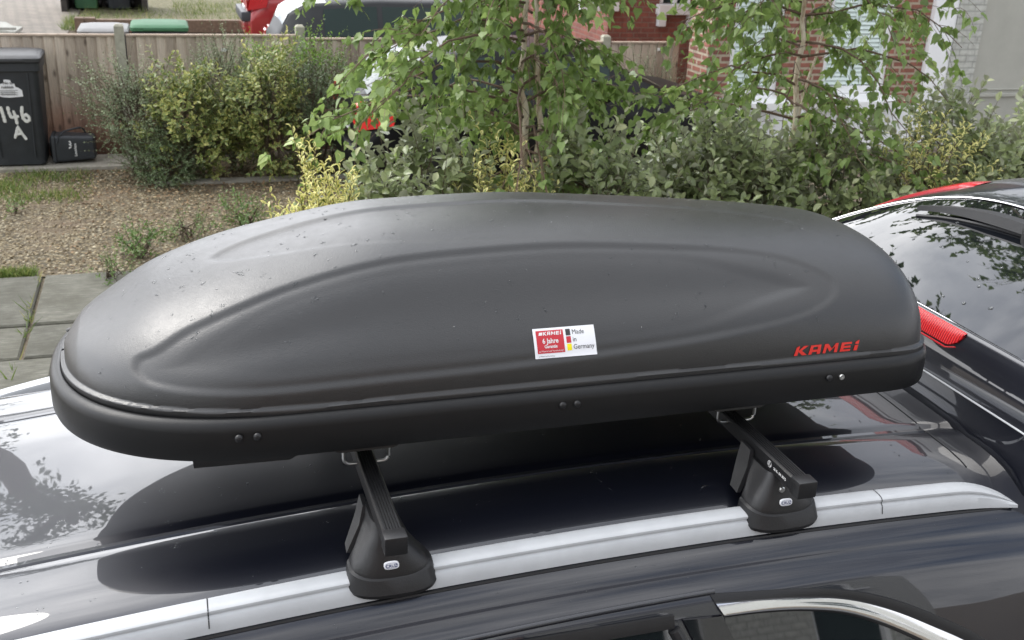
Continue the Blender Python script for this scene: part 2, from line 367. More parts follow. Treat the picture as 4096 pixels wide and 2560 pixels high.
M['white_wall'] = plain('white_masonry_paint', (.82, .83, .85), .7, 0, .05, 6, .5, 22)
M['grey_render'] = plain('grey_render', (.40, .40, .36), .85, 0, .07, 3, .3, 50)
M['frame_white'] = plain('white_frame', (.80, .81, .82), .4, 0, .03)
M['slate'] = plain('roof_slate', (.08, .08, .09), .6, 0, .3, 10)
M['shutter'] = plain('pale_green_shutter', (.66, .76, .73), .55, 0, .05, 8)
M['pipe_dark'] = plain('dark_pipe', (.05, .055, .065), .5); M['pipe_grey'] = plain('grey_pipe', (.42, .42, .40), .5)

HY = 11.25
h = thing('terraced_house', 'red brick bay fronted house with white sills, pale green shutters and a white painted base', 'house', (7.5, HY, 0))
def pier(x0, x1, y0, y1, z0, z1, mat, nm='wall', b=0):
    mb = MB(); mb.box(x0, x1, y0, y1, z0, z1, b); wb(mb, nm, mat, h)
pier(5.88, 6.16, HY, HY+.5, .52, 6.4, M['brick'], 'brick_pier'); pier(6.84, 7.40, HY, HY+.5, .52, 6.4, M['brick'], 'brick_pier'); pier(8.32, 8.80, HY+.02, HY+.5, .52, 6.4, M['brick'], 'brick_pier')
pier(5.90, 8.82, HY-.02, HY+.5, -.1, .515, M['white_wall'], 'painted_base')
pier(6.163, 6.837, HY+.03, HY+.5, 2.55, 6.4, M['brick'], 'wall'); pier(7.403, 8.317, HY+.03, HY+.5, 2.55, 6.4, M['brick'], 'wall')
pier(8.803, 9.13, HY-.05, HY+.5, -.1, 6.4, M['white_wall'], 'white_pilaster', .01)
pier(9.0, 9.1, HY+.505, HY+6.99, -.1, 6.4, M['white_wall'], 'wall'); mb = MB(); mb.prism([(6.02, HY+.503, -.1), (6.155, HY+.503, -.1), (8.5, HY+4.2, -.1), (8.35, HY+4.2, -.1)], (0, 0, 6.45)); wb(mb, 'wall', M['brick'], h); pier(8.2, 9.1, HY+7, HY+7.1, -.1, 6.4, M['brick'], 'wall')
mb = MB(); mb.prism([(5.9, HY-.25, 6.4), (9.15, HY-.25, 6.4), (9.15, HY+3.5, 8.4), (5.9, HY+3.5, 8.4)], (0, 0, .12)); mb.prism([(5.9, HY+7.3, 6.4), (9.15, HY+7.3, 6.4), (9.15, HY+3.52, 8.4), (5.9, HY+3.52, 8.4)], (0, 0, .12)); wb(mb, 'roof', M['slate'], h)
for (x0, x1) in ((6.163, 6.837), (7.403, 8.317)):
    mb = MB(); f_ = .075
    mb.box(x0, x0+f_, HY+.06, HY+.16, .66, 2.55, .006); mb.box(x1-f_, x1, HY+.06, HY+.16, .66, 2.55, .006); mb.box(x0+f_, x1-f_, HY+.065, HY+.155, .66, .75, .006); mb.box(x0+f_, x1-f_, HY+.065, HY+.155, 2.47, 2.55, .006)
    wf = wb(mb, 'window', M['frame_white'], h)
    mb = MB(); xm = (x0+x1)/2
    for a, b in ((x0+f_, xm-.006), (xm+.006, x1-f_)):
        mb.box(a, a+.035, HY+.10, HY+.13, .755, 2.46, .004); mb.box(b-.035, b, HY+.10, HY+.13, .755, 2.46, .004)
        z = .76
        while z < 2.42:
            mb.prism([(a+.036, HY+.105, z), (a+.036, HY+.128, z+.045), (a+.036, HY+.124, z+.052), (a+.036, HY+.10, z+.007)], (b-a-.072, 0, 0)); z += .05
    wb(mb, 'shutter', M['shutter'], h, under=wf)
    mb = MB(); mb.box(x0+f_, x1-f_, HY+.135, HY+.142, .755, 2.46); wb(mb, 'pane', M['carglass'], h, under=wf)
mb = MB(); mb.prism([(6.08, HY-.021, .52), (6.08, HY-.17, .52), (6.08, HY-.17, .60), (6.08, HY-.10, .64), (6.08, HY+.06, .659), (6.08, HY+.06, .52)], (.84, 0, 0)); wb(mb, 'sill', M['frame_white'], h)
mb = MB(); mb.prism([(7.33, HY-.021, .52), (7.33, HY-.17, .52), (7.33, HY-.17, .60), (7.33, HY-.10, .64), (7.33, HY+.06, .659), (7.33, HY+.06, .52)], (1.06, 0, 0)); wb(mb, 'sill', M['frame_white'], h)

h = thing('terraced_house', 'house at the right edge with grey painted brickwork and smooth grey rendered wall', 'house', (9.6, HY, 0))
pier(9.135, 9.50, HY-.08, HY+.5, -.1, 6.4, M['brick_white'], 'painted_quoin'); pier(9.503, 16, HY-.05, HY+.5, -.1, 6.4, M['grey_render'], 'wall')
pier(9.503, 16, HY-.085, HY-.052, .62, .66, M['grey_render'], 'ledge', .004); pier(9.503, 16, HY-.072, HY-.052, .70, .715, M['grey_render'], 'ledge', .003)
pier(15.9, 16, HY+.5, HY+7, -.1, 6.4, M['grey_render']); pier(9.2, 16, HY+7, HY+7.1, -.1, 6.4, M['grey_render'])
mb = MB(); mb.prism([(9.16, HY-.25, 6.4), (16.1, HY-.25, 6.4), (16.1, HY+3.5, 8.4), (9.16, HY+3.5, 8.4)], (0, 0, .12)); mb.prism([(9.16, HY+7.3, 6.4), (16.1, HY+7.3, 6.4), (16.1, HY+3.52, 8.4), (9.16, HY+3.52, 8.4)], (0, 0, .12)); wb(mb, 'roof', M['slate'], h)

h = thing('brick_house', 'red brick house with white sill and two drainpipes, between the birches beyond the fence', 'house', (6, 15.2, 0))
pier(6.25, 6.48, 15.2, 15.6, -.1, 6, M['brick_far'], 'wall'); pier(5.75, 6.35, 15.05, 15.18, 1.22, 1.40, M['frame_white'], 'sill', .01); pier(6.483, 9.2, 15.2, 15.6, -.1, 1.17, M['brick_far'], 'wall')
pier(7.6, 9.2, 15.2, 15.6, 1.173, 6, M['brick_far'], 'wall'); pier(7.05, 7.597, 15.2, 15.6, 3.0, 6, M['brick_far'], 'wall'); pier(6.483, 7.047, 15.2, 15.6, 1.173, 6, M['brick_far'], 'wall')
pier(7.0, 7.65, 15.08, 15.3, 1.173, 1.32, M['frame_white'], 'sill', .01)
mb = MB(); mb.box(7.05, 7.597, 15.32, 15.36, 1.325, 3.0); wb(mb, 'window', M['carglass'], h)
for x in (7.1, 7.33, 7.55): pier(x-.03, x+.03, 15.25, 15.31, 1.325, 3.0, M['frame_white'], 'window_frame', .004)
for x in (7.08, 7.56): pier(x-.06, x+.06, 15.1, 15.197, 1.0, 1.17, M['frame_white'], 'corbel', .01)
mb = MB(); mb.tube([(7.80, 15.1, -.1), (7.80, 15.1, 6)], .05, 12); wb(mb, 'drainpipe', M['pipe_dark'], h, 40)
mb = MB(); mb.tube([(7.97, 15.1, -.1), (7.97, 15.1, 6)], .06, 12); wb(mb, 'drainpipe', M['pipe_grey'], h, 40)
pier(6.25, 6.35, 15.6, 22, -.1, 6, M['brick_far']); mb = MB(); mb.box(6.2, 9.3, 15, 22, 6.003, 6.15); wb(mb, 'roof', M['slate'], h)

# houses across the road behind the photographer: only their reflections show
for (x0, x1, mt, lab) in ((3.2, 9.0, M['brick_white'], 'grey painted brick house across the road behind the photographer'), (-3.6, 3.15, M['brick'], 'red brick house across the road behind the photographer')):
    h = thing('house_opposite', lab, 'house', (x0, -9, 0)); zt = 6.2
    n = 3 if x1-x0 > 6 else 2
    ws = [(x0+(x1-x0)*(i+.5)/n-.55, x0+(x1-x0)*(i+.5)/n+.55) for i in range(n)]
    zs = [-.1, .9, 2.3, 3.6, 5.0, zt]
    for k in range(5):
        if k % 2 == 0: pier(x0, x1, -9.4, -9, zs[k], zs[k+1], mt)
        else:
            xx = [x0]+[c for w_ in ws for c in w_]+[x1]
            for j in range(0, len(xx), 2): pier(xx[j], xx[j+1], -9.4, -9, zs[k]+.002, zs[k+1]-.002, mt)
            for a, b in ws:
                mb = MB(); mb.box(a, b, -9.25, -9.2, zs[k], zs[k+1]); p_ = wb(mb, 'window', M['carglass'], h)
                mb = MB(); mb.box(a, a+.08, -9.2, -9.1, zs[k], zs[k+1]); mb.box(b-.08, b, -9.2, -9.1, zs[k], zs[k+1]); mb.box(a+.08, b-.08, -9.2, -9.1, (zs[k]+zs[k+1])/2-.04, (zs[k]+zs[k+1])/2+.04); wb(mb, 'frame', M['frame_white'], h, under=p_)
                pier(a-.1, b+.1, -8.997, -8.85, zs[k]-.1, zs[k]-.003, M['frame_white'], 'sill')
    mb = MB(); mb.prism([(x0-.1, -8.7, zt), (x1+.1, -8.7, zt), (x1+.1, -12.5, zt+2.6), (x0-.1, -12.5, zt+2.6)], (0, 0, .12)); wb(mb, 'roof', M['slate'], h)
    pier(x0, x1, -16, -15.9, -.1, zt, mt)

# ================================================================== BINS
M['bin'] = plain('bin_plastic', (.028, .032, .038), .5, 0, .18, 9, .15, 200)
M['bin_lid'] = plain('bin_lid_grey', (.04, .042, .046), .55, 0, .12, 10)
M['lid_pale'] = plain('pale_grey_lid', (.20, .20, .20), .7, 0, .1); M['lid_green'] = plain('green_lid', (.035, .13, .06), .7, 0, .12)
def rrect(cx, cy, hx, hy, r, z, n=4):
    pts = []
    for (sx, sy, a0) in ((1, 1, 0), (-1, 1, 90), (-1, -1, 180), (1, -1, 270)):
        for k in range(n+1):
            a = R(a0+90*k/n); pts.append((cx+sx*(hx-r)+r*cos(a), cy+sy*(hy-r)+r*sin(a), z))
    return pts
def wheelie(name, label, loc, lidmat, rz=0, group=None, wide=.58, deep=.72, ht=1.0):
    t = thing(name, label, 'bin', loc, group, rz); hx, hy = wide/2, deep/2
    mb = MB(); mb.loft([rrect(0, .03, hx*.80, hy*.72, .05, .02), rrect(0, .02, hx*.86, hy*.8, .06, .3), rrect(0, 0, hx*.93, hy*.92, .06, ht-.10), rrect(0, 0, hx*.93, hy*.92, .05, ht-.09), rrect(0, 0, hx*.99, hy*.99, .05, ht-.085), rrect(0, 0, hx*.99, hy*.99, .05, ht-.01)])
    mb.build('bin_body', M['bin'], t, 35)
    mb = MB()
    for sx in (-1, 1): mb.loft([rrect(sx*hx*.52, -hy*.755+.018, .008, .006, .003, .10, 2), rrect(sx*hx*.6, -hy*.93, .008, .006, .003, ht-.11, 2)])
    mb.build('rib', M['bin'], t, 35)
    mb = MB(); mb.loft([rrect(0, -.01, hx*1.03, hy*1.03, .05, ht), rrect(0, -.01, hx*1.04, hy*1.04, .05, ht+.035), rrect(0, .0, hx*.98, hy*.98, .06, ht+.055), rrect(0, .02, hx*.8, hy*.8, .08, ht+.062), rrect(0, .05, hx*.7, hy*.7, .08, ht+.066)])
    mb.box(-hx*.55, hx*.55, -hy*1.09, -hy*1.035, ht+.005, ht+.03, .008)
    l_ = mb.build('lid', lidmat, t, 35)
    mb = MB(); mb.tube([(-hx*.9, hy*1.06, ht+.02), (hx*.9, hy*1.06, ht+.02)], .016, 8); mb.build('handle', M['bin'], t, 40)
    for sx in (-1, 1):
        mb = MB(); mb.tube([(sx*(hx*.86), hy*.86, .10), (sx*(hx*.86+.045), hy*.86, .10)], .10, 18); mb.build('wheel', M['rubber'], t, 40)
    return t, hx, hy, ht
t, hx, hy, ht = wheelie('wheelie_bin', 'large black wheelie bin painted 146 A with a torn white sticker, beside the fence', (-1.475, 11.63, .035), M['bin_lid'], wide=.60, deep=.58, ht=1.035)
yf = lambda z: -(hy*.80-.02)-(hy*.92-(hy*.80-.02))*max(0, min(1, (z-.3)/(ht-.4)))-.006
def stroke(pts, r):
    mb = MB(); P_ = [(x, yf(z)-.001, z) for x, z in pts]; secs = []
    for i, (x, z) in enumerate(pts):
        a = Vector(pts[max(i-1, 0)]); b = Vector(pts[min(i+1, len(pts)-1)]); d = (b-a).normalized(); n_ = Vector((-d.y, d.x)); rr = r*random.uniform(.8, 1.2)*(.7 if i in (0, len(pts)-1) else 1)
        secs.append([(x-n_.x*rr, yf(z)+.002, z-n_.y*rr), (x-n_.x*rr*.6, yf(z)-.002, z-n_.y*rr*.6), (x+n_.x*rr*.6, yf(z)-.002, z+n_.y*rr*.6), (x+n_.x*rr, yf(z)+.002, z+n_.y*rr)])
    return mb.loft(secs)
def dense(pts, n=4):
    o = []
    for a, b in zip(pts[:-1], pts[1:]):
        for k in range(n): o.append((a[0]+(b[0]-a[0])*k/n, a[1]+(b[1]-a[1])*k/n))
    return o+[pts[-1]]
bx = .0
for ch, st in (('1', [[(-.10, .61), (-.085, .53), (-.075, .45)]]), ('4', [[(-.035, .61), (-.030, .55), (-.015, .50), (.025, .505), (.055, .51)], [(.010, .57), (.025, .50), (.03, .43)]]),
              ('6', [[(.095, .61), (.085, .55), (.09, .49), (.115, .455), (.145, .47), (.145, .50), (.12, .525), (.095, .51)]]), ('A', [[(-.01, .29), (.015, .35), (.03, .41), (.06, .34), (.095, .275)], [(.0, .335), (.065, .335)]])):
    mb = MB()
    for s_ in st:
        g_ = stroke(dense(s_), .0145); mb.add(g_.v, g_.f)
    mb.build('painted_number', M['chalk'], t)
# torn sticker
mb = MB(); edge = [(-.10, .71), (-.055, .70), (0, .695), (.06, .70), (.118, .705), (.115, .765), (.085, .79), (.06, .80), (.055, .83), (.03, .835), (.02, .865), (-.02, .87), (-.035, .87), (-.045, .835), (-.075, .825), (-.105, .815), (-.09, .79), (-.112, .75)]
mb.prism([(x, yf(z)-.001, z) for x, z in edge], (0, -.0015, 0)); st_ = mb.build('sticker', M['sticker_white'], t)
mb = MB()
for k, z in enumerate((.765, .752, .742, .730, .722)):
    mb.box(-.08, .075-.02*(k % 2), yf(z)-.0042, yf(z)-.0032, z-.002, z+.002)
vs, fs = text_mesh('No to', .036, 'CENTER', True); mb.add(map_on(vs, lambda a, b: (a+.0, yf(.825+b)-.0045, .825+b)), fs)
vs, fs = text_mesh('rubbish', .036, 'CENTER', True); mb.add(map_on(vs, lambda a, b: (a-.01, yf(.785+b)-.0045, .785+b)), fs)
mb.build('print', M['ink_dark'], st_)

# food caddy lying on its side
t = thing('food_caddy', 'small black food caddy lying on its side against the fence with its handle up', 'caddy', (-.95, 11.63, .04))
mb = MB()
def cs(x, hy_, hz, r):
    return [(x, p[0], p[1]) for p in [(q_[0], q_[1]) for q_ in rrect(0, .145, hy_, hz, r, 0)]]
mb.loft([cs(-.185, .125, .135, .03), cs(-.13, .125, .135, .03), cs(.17, .105, .115, .03), cs(.185, .09, .10, .03)]); mb.build('caddy_body', M['bin'], t, 35)
mb = MB(); mb.loft([cs(-.225, .11, .12, .03), cs(-.218, .13, .14, .03), cs(-.188, .135, .145, .03)]); mb.build('lid', M['bin'], t, 35)
mb = MB(); mb.tube([(-.17, -.13, .20), (-.15, -.12, .27), (-.10, -.08, .315), (.0, -.04, .335), (.06, -.02, .34), (.085, 0, .32), (.10, .02, .28)], .009, 8); mb.build('handle', M['bin'], t, 40)
vs, fs = text_mesh('Lewisham', .035, 'LEFT', True); mb = MB(); mb.add(map_on(vs, lambda a, b: (.01-b, -.122, .07+a*.95)), fs)
mb.tube([(-.055, -.125, .19), (-.035, -.125, .20), (-.04, -.125, .215), (-.055, -.125, .225)], .007, 6); mb.tube([(-.06, -.125, .155), (-.04, -.125, .165), (-.035, -.125, .18), (-.05, -.125, .19)], .007, 6); mb.build('printed_logo', M['ink_white'], t)

for (nm, lab, lx, lm, sc) in (('wheelie_bin', 'black wheelie bin with pale grey lid standing behind the fence', -.63, 'lid_pale', (.50, .6)), ('wheelie_bin', 'black wheelie bin with bright green lid standing behind the fence', -.055, 'lid_green', (.58, .6))):
    t, *_ = wheelie(nm, lab, (lx, 12.75, .15 if lm == 'lid_pale' else .19), M[lm], 0, None, sc[0], sc[1], 1.04)

# raised timber edging, far bin store, stacked slabs
M['sleeper'] = plain('old_timber', (.17, .12, .085), .9, 0, .3, 20, .5, 60)
mb = MB(); mb.box(-1.62, -1.45, 22.38, 22.62, 0, .27, .01); mb.box(-1.44, -1.25, 22.38, 22.62, 0, .27, .01); mb.box(-1.245, 3.4, 22.4, 22.6, 0, .24, .01); tag(mb.build('timber_edging', M['sleeper']), 'low brown timber edging board running across the far front lawn', 'edging')
t = thing('bin_store', 'dark timber bin store with open front at the top of the picture', 'bin store', (-1.2, 26.6, 0))
M['dark_wood'] = plain('dark_store_wood', (.05, .045, .04), .85, 0, .3, 12, .3, 60)
for (a, b, c_, d, z0, z1, nm) in ((-2.12, -2.0, 26.0, 27.2, 0, 1.3, 'side_board'), (-.45, -.33, 26.0, 27.2, 0, 1.3, 'side_board'), (-2.0, -.45, 27.1, 27.2, 0, 1.3, 'back_board'), (-2.15, -.3, 25.95, 27.3, 1.303, 1.38, 'roof')):
    mb = MB(); mb.box(a, b, c_, d, z0, z1, .01); wb(mb, nm, M['dark_wood'], t)
for lx, lm, lab in ((-1.63, 'lid_green', 'green wheelie bin inside the far dark timber bin store'), (-.93, 'bin_lid', 'dark grey wheelie bin inside the far dark timber bin store')):
    tt, *_ = wheelie('wheelie_bin', lab, (lx, 26.6, .02), M[lm], 0, None, .58, .6, 1.0)
    if lm == 'lid_green':
        for c in tt.children:
            if c.name.startswith(('bin_body', 'rib')): c.data.materials[0] = plain('green_bin', (.05, .14, .07), .5)
M['slab_pale'] = plain('pale_slab', (.42, .42, .38), .9, 0, .2, 10, .3, 40)
for k, (x, y, z, rz) in enumerate(((-3.05, 22.0, .03, .2), (-2.98, 22.15, .09, -.12), (-3.1, 22.1, .15, .4))):
    mb = MB(); mb.box(-.42, .42, -.3, .3, -.028, .028, .006); o = mb.build('paving_slab', M['slab_pale']); o.location = (x, y, z); o.rotation_euler = (R(2*k), R(3), rz)
    tag(o, ('lowest', 'middle', 'topmost')[k]+' of three loose pale slabs stacked on the block paving beyond the fence', 'slab', 'loose slabs in a stack')

# ================================================================== BACKGROUND CARS
def make_car(name, label, loc, L, W, Ht, paintm, heading=1, tail='lens', rb=None, estate=False):
    """local x = 0 at the tail, L at the nose; y = 0 centre; heading 1 faces +X"""
    t = thing(name, label, 'car', loc)
    hw = W/2
    if estate: ST = [(0, .62, .92, .80, 0), (.05, .66, .98, .9, 0), (.20, .94, 1.26, .97, 1), (.42, .96, Ht-.05, 1, 1), (1.3, .95, Ht, 1, 1), (2.1, .94, Ht-.01, 1, 1), (2.7, .93, Ht-.08, 1, 1), (3.45, .92, 1.0, 1, 0), (3.9, .86, .92, .97, 0), (L-.25, .74, .80, .9, 0), (L, .5, .6, .75, 0)]
    else: ST = [(0, .60, .84, .80, 0), (.06, .66, .93, .9, 0), (.33, .93, 1.17, .96, 1), (.72, .96, Ht-.07, 1, 1), (1.25, .96, Ht, 1, 1), (1.9, .94, Ht-.01, 1, 1), (2.35, .93, Ht-.08, 1, 1), (3.1, .92, 1.0, 1, 0), (3.55, .87, .93, .97, 0), (L-.25, .74, .80, .9, 0), (L, .5, .6, .75, 0)]
    ST = [(s_[0]*1.0, *s_[1:]) for s_ in ST]
    def st(x):
        xs = [s_[0] for s_ in ST]; return [float(np.interp(x, xs, [s_[k] for s_ in ST])) for k in (1, 2, 3, 4)]
    def half(x):
        zb, zt, wf, cab = st(x); ww = hw*wf; tw = ww*(.86-.16*min(1, max(0, (zt-zb)/.5))*1.0)
        return [(0, zt+.015), (tw*.6, zt+.008), (tw*.93, zt-.015), (tw, zt-.045*min(1, (zt-zb)/.3+.2)), (ww*.93+(tw-ww*.93)*.05, zb+.01), (ww*.97, zb-.03), (ww, zb-.16), (ww*1.0, .50), (ww*.985, .34), (ww*.94, .22), (ww*.6, .18)]
    xs = sorted(set([round(x, 3) for x in np.linspace(0, L, 46)]+[.06, .33, .72]))
    mb = MB(); secs = []
    for x in xs:
        h_ = half(x); full = [(-y, z) for y, z in reversed(h_[1:])]+h_
        secs.append([(x, y, z) for y, z in full])
    mb.loft(secs, closed=False); n = len(secs[0])
    for k, sgn in ((0, 1), (len(secs)-1, -1)): mb.f.append(tuple(k*n+j for j in range(n)))
    body = mb.build('body', paintm, t, 38)
    def patch(xa, xb, ja, jb, off, nm, mat, side=None, fa=0, fb=1, N=10):
        m2 = MB(); rows = []
        for i in range(N+1):
            x = xa+(xb-xa)*i/N; h_ = half(x); a = Vector((0, *h_[ja])); b = Vector((0, *h_[jb])); row = []
            for k in range(5):
                p = a.lerp(b, fa+(fb-fa)*k/4); row.append((x, (p.y+off)*(side or 1), p.z+off*.3))
            rows.append(row)
        m2.loft(rows, closed=False); return m2.build(nm, mat, t, 40)
    cabend = 2.62 if estate else 2.45
    for sd in (1, -1):
        patch(.62 if estate else .75, 1.30, 3, 4, .006, 'side_window', M['carglass'], sd, .08, .93); patch(1.37, cabend, 3, 4, .006, 'side_window', M['carglass'], sd, .08, .93)
    def cross(xa, xb, f, off, nm, mat, dx):
        m2 = MB(); rows = []
        for i in range(9):
            x = xa+(xb-xa)*i/8; h_ = half(x); hh = [h_[0], h_[1], h_[2]]; full = [(-y*f, z) for y, z in reversed(hh[1:])]+[(y*f, z) for y, z in hh]
            rows.append([(x+dx, y, z+off) for y, z in full])
        m2.loft(rows, closed=False); return m2.build(nm, mat, t, 40)
    xr = (.34, .68)
    cross(xr[0]-.22, xr[1], .97, .008, 'rear_window', M['carglass'], -.006)
    cross(2.75 if estate else 2.42, 3.38 if estate else 3.04, .97, .008, 'windscreen', M['carglass'], .004)
    for sd in (1, -1):
        m2 = MB(); m2.loft([[(x-.012, sd*(hw*f1), z) for f1, z in ((.60, z0), (.86, z0), (.86, z1), (.62, z1))] for x, z0, z1 in ((.02, .66, .92), (.0, .70, .90))])
        pts = [(.0, .80), (.20, .99), (.42, 1.0), (.40, 1.10), (.16, .86+.16)]
        m2.prism([(-.006, sd*hw*.55, .72), (-.006, sd*hw*.83, .72), (.06, sd*hw*.93, .95), (.06, sd*hw*.6, .93)], (-.012, 0, 0))
        m2.prism([(.0, sd*(hw*.86), .68), (.30, sd*(hw*.985), .74), (.36, sd*(hw*.97), .94), (.06, sd*(hw*.91), .95)], (0, sd*.018, 0))
        m2.build('tail_light', M[tail], t, 30)
        m2 = MB(); m2.prism([(L-.30, sd*hw*.86, .60), (L-.05, sd*hw*.72, .56), (L-.10, sd*hw*.70, .70), (L-.34, sd*hw*.84, .76)], (.02, sd*.02, 0)); m2.build('headlight', M['chrome'], t)
        m2 = MB(); m2.lathe([(.0, 0), (.07, .01), (.075, .05), (.06, .10), (0, .11)], (2.25 if not estate else 2.5, sd*(hw+.10), 1.0), 12, 'x'); m2.tube([(2.3 if not estate else 2.55, sd*(hw*.9), .96), (2.3 if not estate else 2.55, sd*(hw+.08), .98)], .025, 6); m2.build('door_mirror', paintm, t, 40)
        for wx in (.72, L-.78):
            m2 = MB(); m2.lathe([(.20, -.10), (.29, -.10), (.31, -.07), (.315, 0), (.31, .085), (.29, .105), (.20, .105)], (wx, sd*(hw-.10), .315), 28, 'y'); ty = m2.build('wheel', M['rubber'], t, 40)
            m2 = MB()
            m2.lathe([(.0, sd*.085), (.05, sd*.09), (.055, sd*.07)], (wx, sd*(hw-.10), .315), 16, 'y')
            for k in range(5):
                a = 2*pi*k/5; ca, sa = cos(a), sin(a)
                m2.prism([(wx+ca*.03-sa*.03, sd*(hw-.035), .315+sa*.03+ca*.03), (wx+ca*.03+sa*.03, sd*(hw-.035), .315+sa*.03-ca*.03), (wx+ca*.21+sa*.022, sd*(hw-.03), .315+sa*.21-ca*.022), (wx+ca*.21-sa*.022, sd*(hw-.03), .315+sa*.21+ca*.022)], (0, sd*.012, 0))
            m2.lathe([(.195, sd*.04), (.215, sd*.107), (.225, sd*.107), (.21, sd*.04)], (wx, sd*(hw-.10), .315), 24, 'y'); m2.build('rim', M['pipe_grey'], ty, 40)
            m2 = MB(); m2.lathe([(.0, sd*.0), (.355, sd*.0), (.355, sd*.006), (0, sd*.006)], (wx, sd*(hw-.002), .33), 28, 'y'); m2.build('wheel_arch', M['seal'], t)
    m2 = MB(); m2.box(-.025, 0, -.26, .26, .62, .73, .004) if False else m2.box(-.02, -.004, -.26, .26, .60, .71, .004); m2.build('number_plate', M['frame_white'], t)
    m2 = MB(); m2.box(-.07, .10, -hw*.78, hw*.78, .30, .50, .03); m2.build('bumper', paintm, t, 40)
    if heading < 0: t.rotation_euler[2] = pi; t.location[0] += L
    return t
make_car('hatchback_car', 'black hatchback with red tail lights parked behind the front birch and the leafy hedge', (1.62, 10.45, 0), 4.15, 1.70, 1.40, M['paint_black'], tail='bright_lens')
sc_ = make_car('estate_car', 'dark grey estate car parked beyond the fence behind the left birch', (1.30, 14.75, 0), 4.65, 1.75, 1.42, M['paint_silver'], tail='bright_lens', estate=True)
rc = make_car('small_car', 'red small car with dark grey bumper on the far lawn beyond the fence', (1.35, 19.9, .08), 3.9, 1.62, 1.42, M['paint_red'])
m2 = MB(); m2.box(-.11, .06, -.70, .70, .50, .66, .03); m2.build('bumper_strip', M['pipe_dark'], rc, 40)

# ================================================================== THE SUV IN FRONT
YC = 2.0
suv = thing('parked_suv', 'dark blue grey sport utility car with silver roof rails and raised tailgate in the foreground', 'car', (0, YC, 0))
def zc(x): return 1.715-.043*(x-.9)**2
SX = [-2.45, -2.3, -1.25, -.62, -.5, 1.58, 1.64, 1.72, 1.76]
def crown(x):
    if x >= -.6: return zc(x)
    return float(np.interp(x, [-2.5, -2.42, -2.2, -1.35, -.6], [.62, .85, .95, 1.10, zc(-.6)]))
SIDE = [(.60, 1.57), (.625, 1.50), (.68, 1.35), (.765, 1.08), (.795, .95), (.805, .80), (.80, .60), (.775, .40), (.70, .30)]
def suv_half(x):
    c = crown(x); rel = [(0, 0), (.06, 0), (.12, 0), (.17, -.001), (.235, -.003), (.262, -.004), (.275, -.0055), (.283, -.0105), (.292, -.0115), (.300, -.0105), (.308, -.0075), (.33, -.009), (.38, -.010), (.42, -.014), (.45, -.021), (.475, -.030), (.505, -.045), (.525, -.055), (.536, -.062), (.552, -.077), (.564, -.094), (.572, -.109), (.580, -.116), (.592, -.130)]
    pts = [(d, c+z) for d, z in rel]
    if x < -.6:   # windscreen and bonnet: widen towards the front wings
        k = min(1, (-.6-x)/.7); pts = [(d*(1+.28*k), z) for d, z in pts]
        top = pts[-1]; side = [(d, z) for d, z in SIDE]
        side = [(max(d, top[0]*1.0) if z > .9 else d, min(z, top[1]-.01*(i+1)) if z > .7 else z) for i, (d, z) in enumerate(side)]
        if x < -2.0: side = [(d*(1-.25*(-2.0-x)/.45), z) for d, z in side]; pts = [(d*(1-.25*(-2.0-x)/.45), z) for d, z in pts]
        return pts+side
    top = pts[-1]
    f = 1-.30*max(0, (x-1.45))**1.0*.35
    return [(d, z) for d, z in pts]+[(d*f if z < 1.5 else d, z+(top[1]-.012-1.57)*max(0, (z-1.2)/.37)) for d, z in SIDE]
xs = list(np.linspace(-2.45, -.6, 26))+list(np.linspace(-.56, 1.582, 60))
mb = MB(); secs = []
for x in xs:
    h_ = suv_half(x); full = [(-d, z) for d, z in reversed(h_[1:])]+h_
    secs.append([(x, YC+d, z) for d, z in full])
mb.loft(secs, closed=False); n = len(secs[0]); mb.f.append(tuple(range(n)))
body = wb(mb, 'body', M['paint'], suv, 50)
# rear quarter beyond the roof edge, below the raised tailgate
mb = MB(); secs = []
for x, dz, ins in ((1.5835, -.025, .01), (1.60, -.10, .02), (1.66, -.35, .03), (1.72, -.62, .04), (1.74, -.80, .05)):
    h_ = suv_half(1.58); sd_ = [(d-ins*.3, z) for d, z in h_ if z < 1.57+.09+dz][0:1]
for sg in (-1, 1):
    mb2 = MB(); cols = []
    for x, zt in ((1.584, 1.655), (1.60, 1.60), (1.64, 1.45), (1.70, 1.20), (1.74, .95), (1.75, .6), (1.74, .35)):
        pass
    poly = [(1.584, 1.64), (1.62, 1.56), (1.68, 1.36), (1.75, 1.06), (1.78, .9), (1.78, .42), (1.584, .42)]
    def yat(z): return float(np.interp(z, [s_[1] for s_ in reversed(SIDE)]+[1.68], [s_[0] for s_ in reversed(SIDE)]+[.52]))
    zz = np.linspace(.42, 1.64, 18); rows = []
    for z in zz:
        xe = float(np.interp(z, [.42, .9, 1.06, 1.36, 1.56, 1.64], [1.78, 1.78, 1.75, 1.68, 1.62, 1.60])); d = yat(z)
        rows.append([(1.583, YC+sg*(d-.004), z), (1.583+(xe-1.583)*.6, YC+sg*(d-.010), z), (xe, YC+sg*(d-.03), z), (xe-.01, YC+sg*(d-.11), z), (1.583, YC+sg*(d-.11), z)])
    mb2.loft(rows); wb(mb2, 'rear_quarter', M['paint'], suv, 40)
mb = MB(); mb.box(1.583, 1.77, YC-.74, YC+.74, .40, .66, .03); wb(mb, 'rear_bumper', M['paint'], suv, 40)
mb = MB(); mb.box(-2.2, 1.5, YC-.66, YC+.66, .25, .42); wb(mb, 'underbody', M['dark_under'], suv)
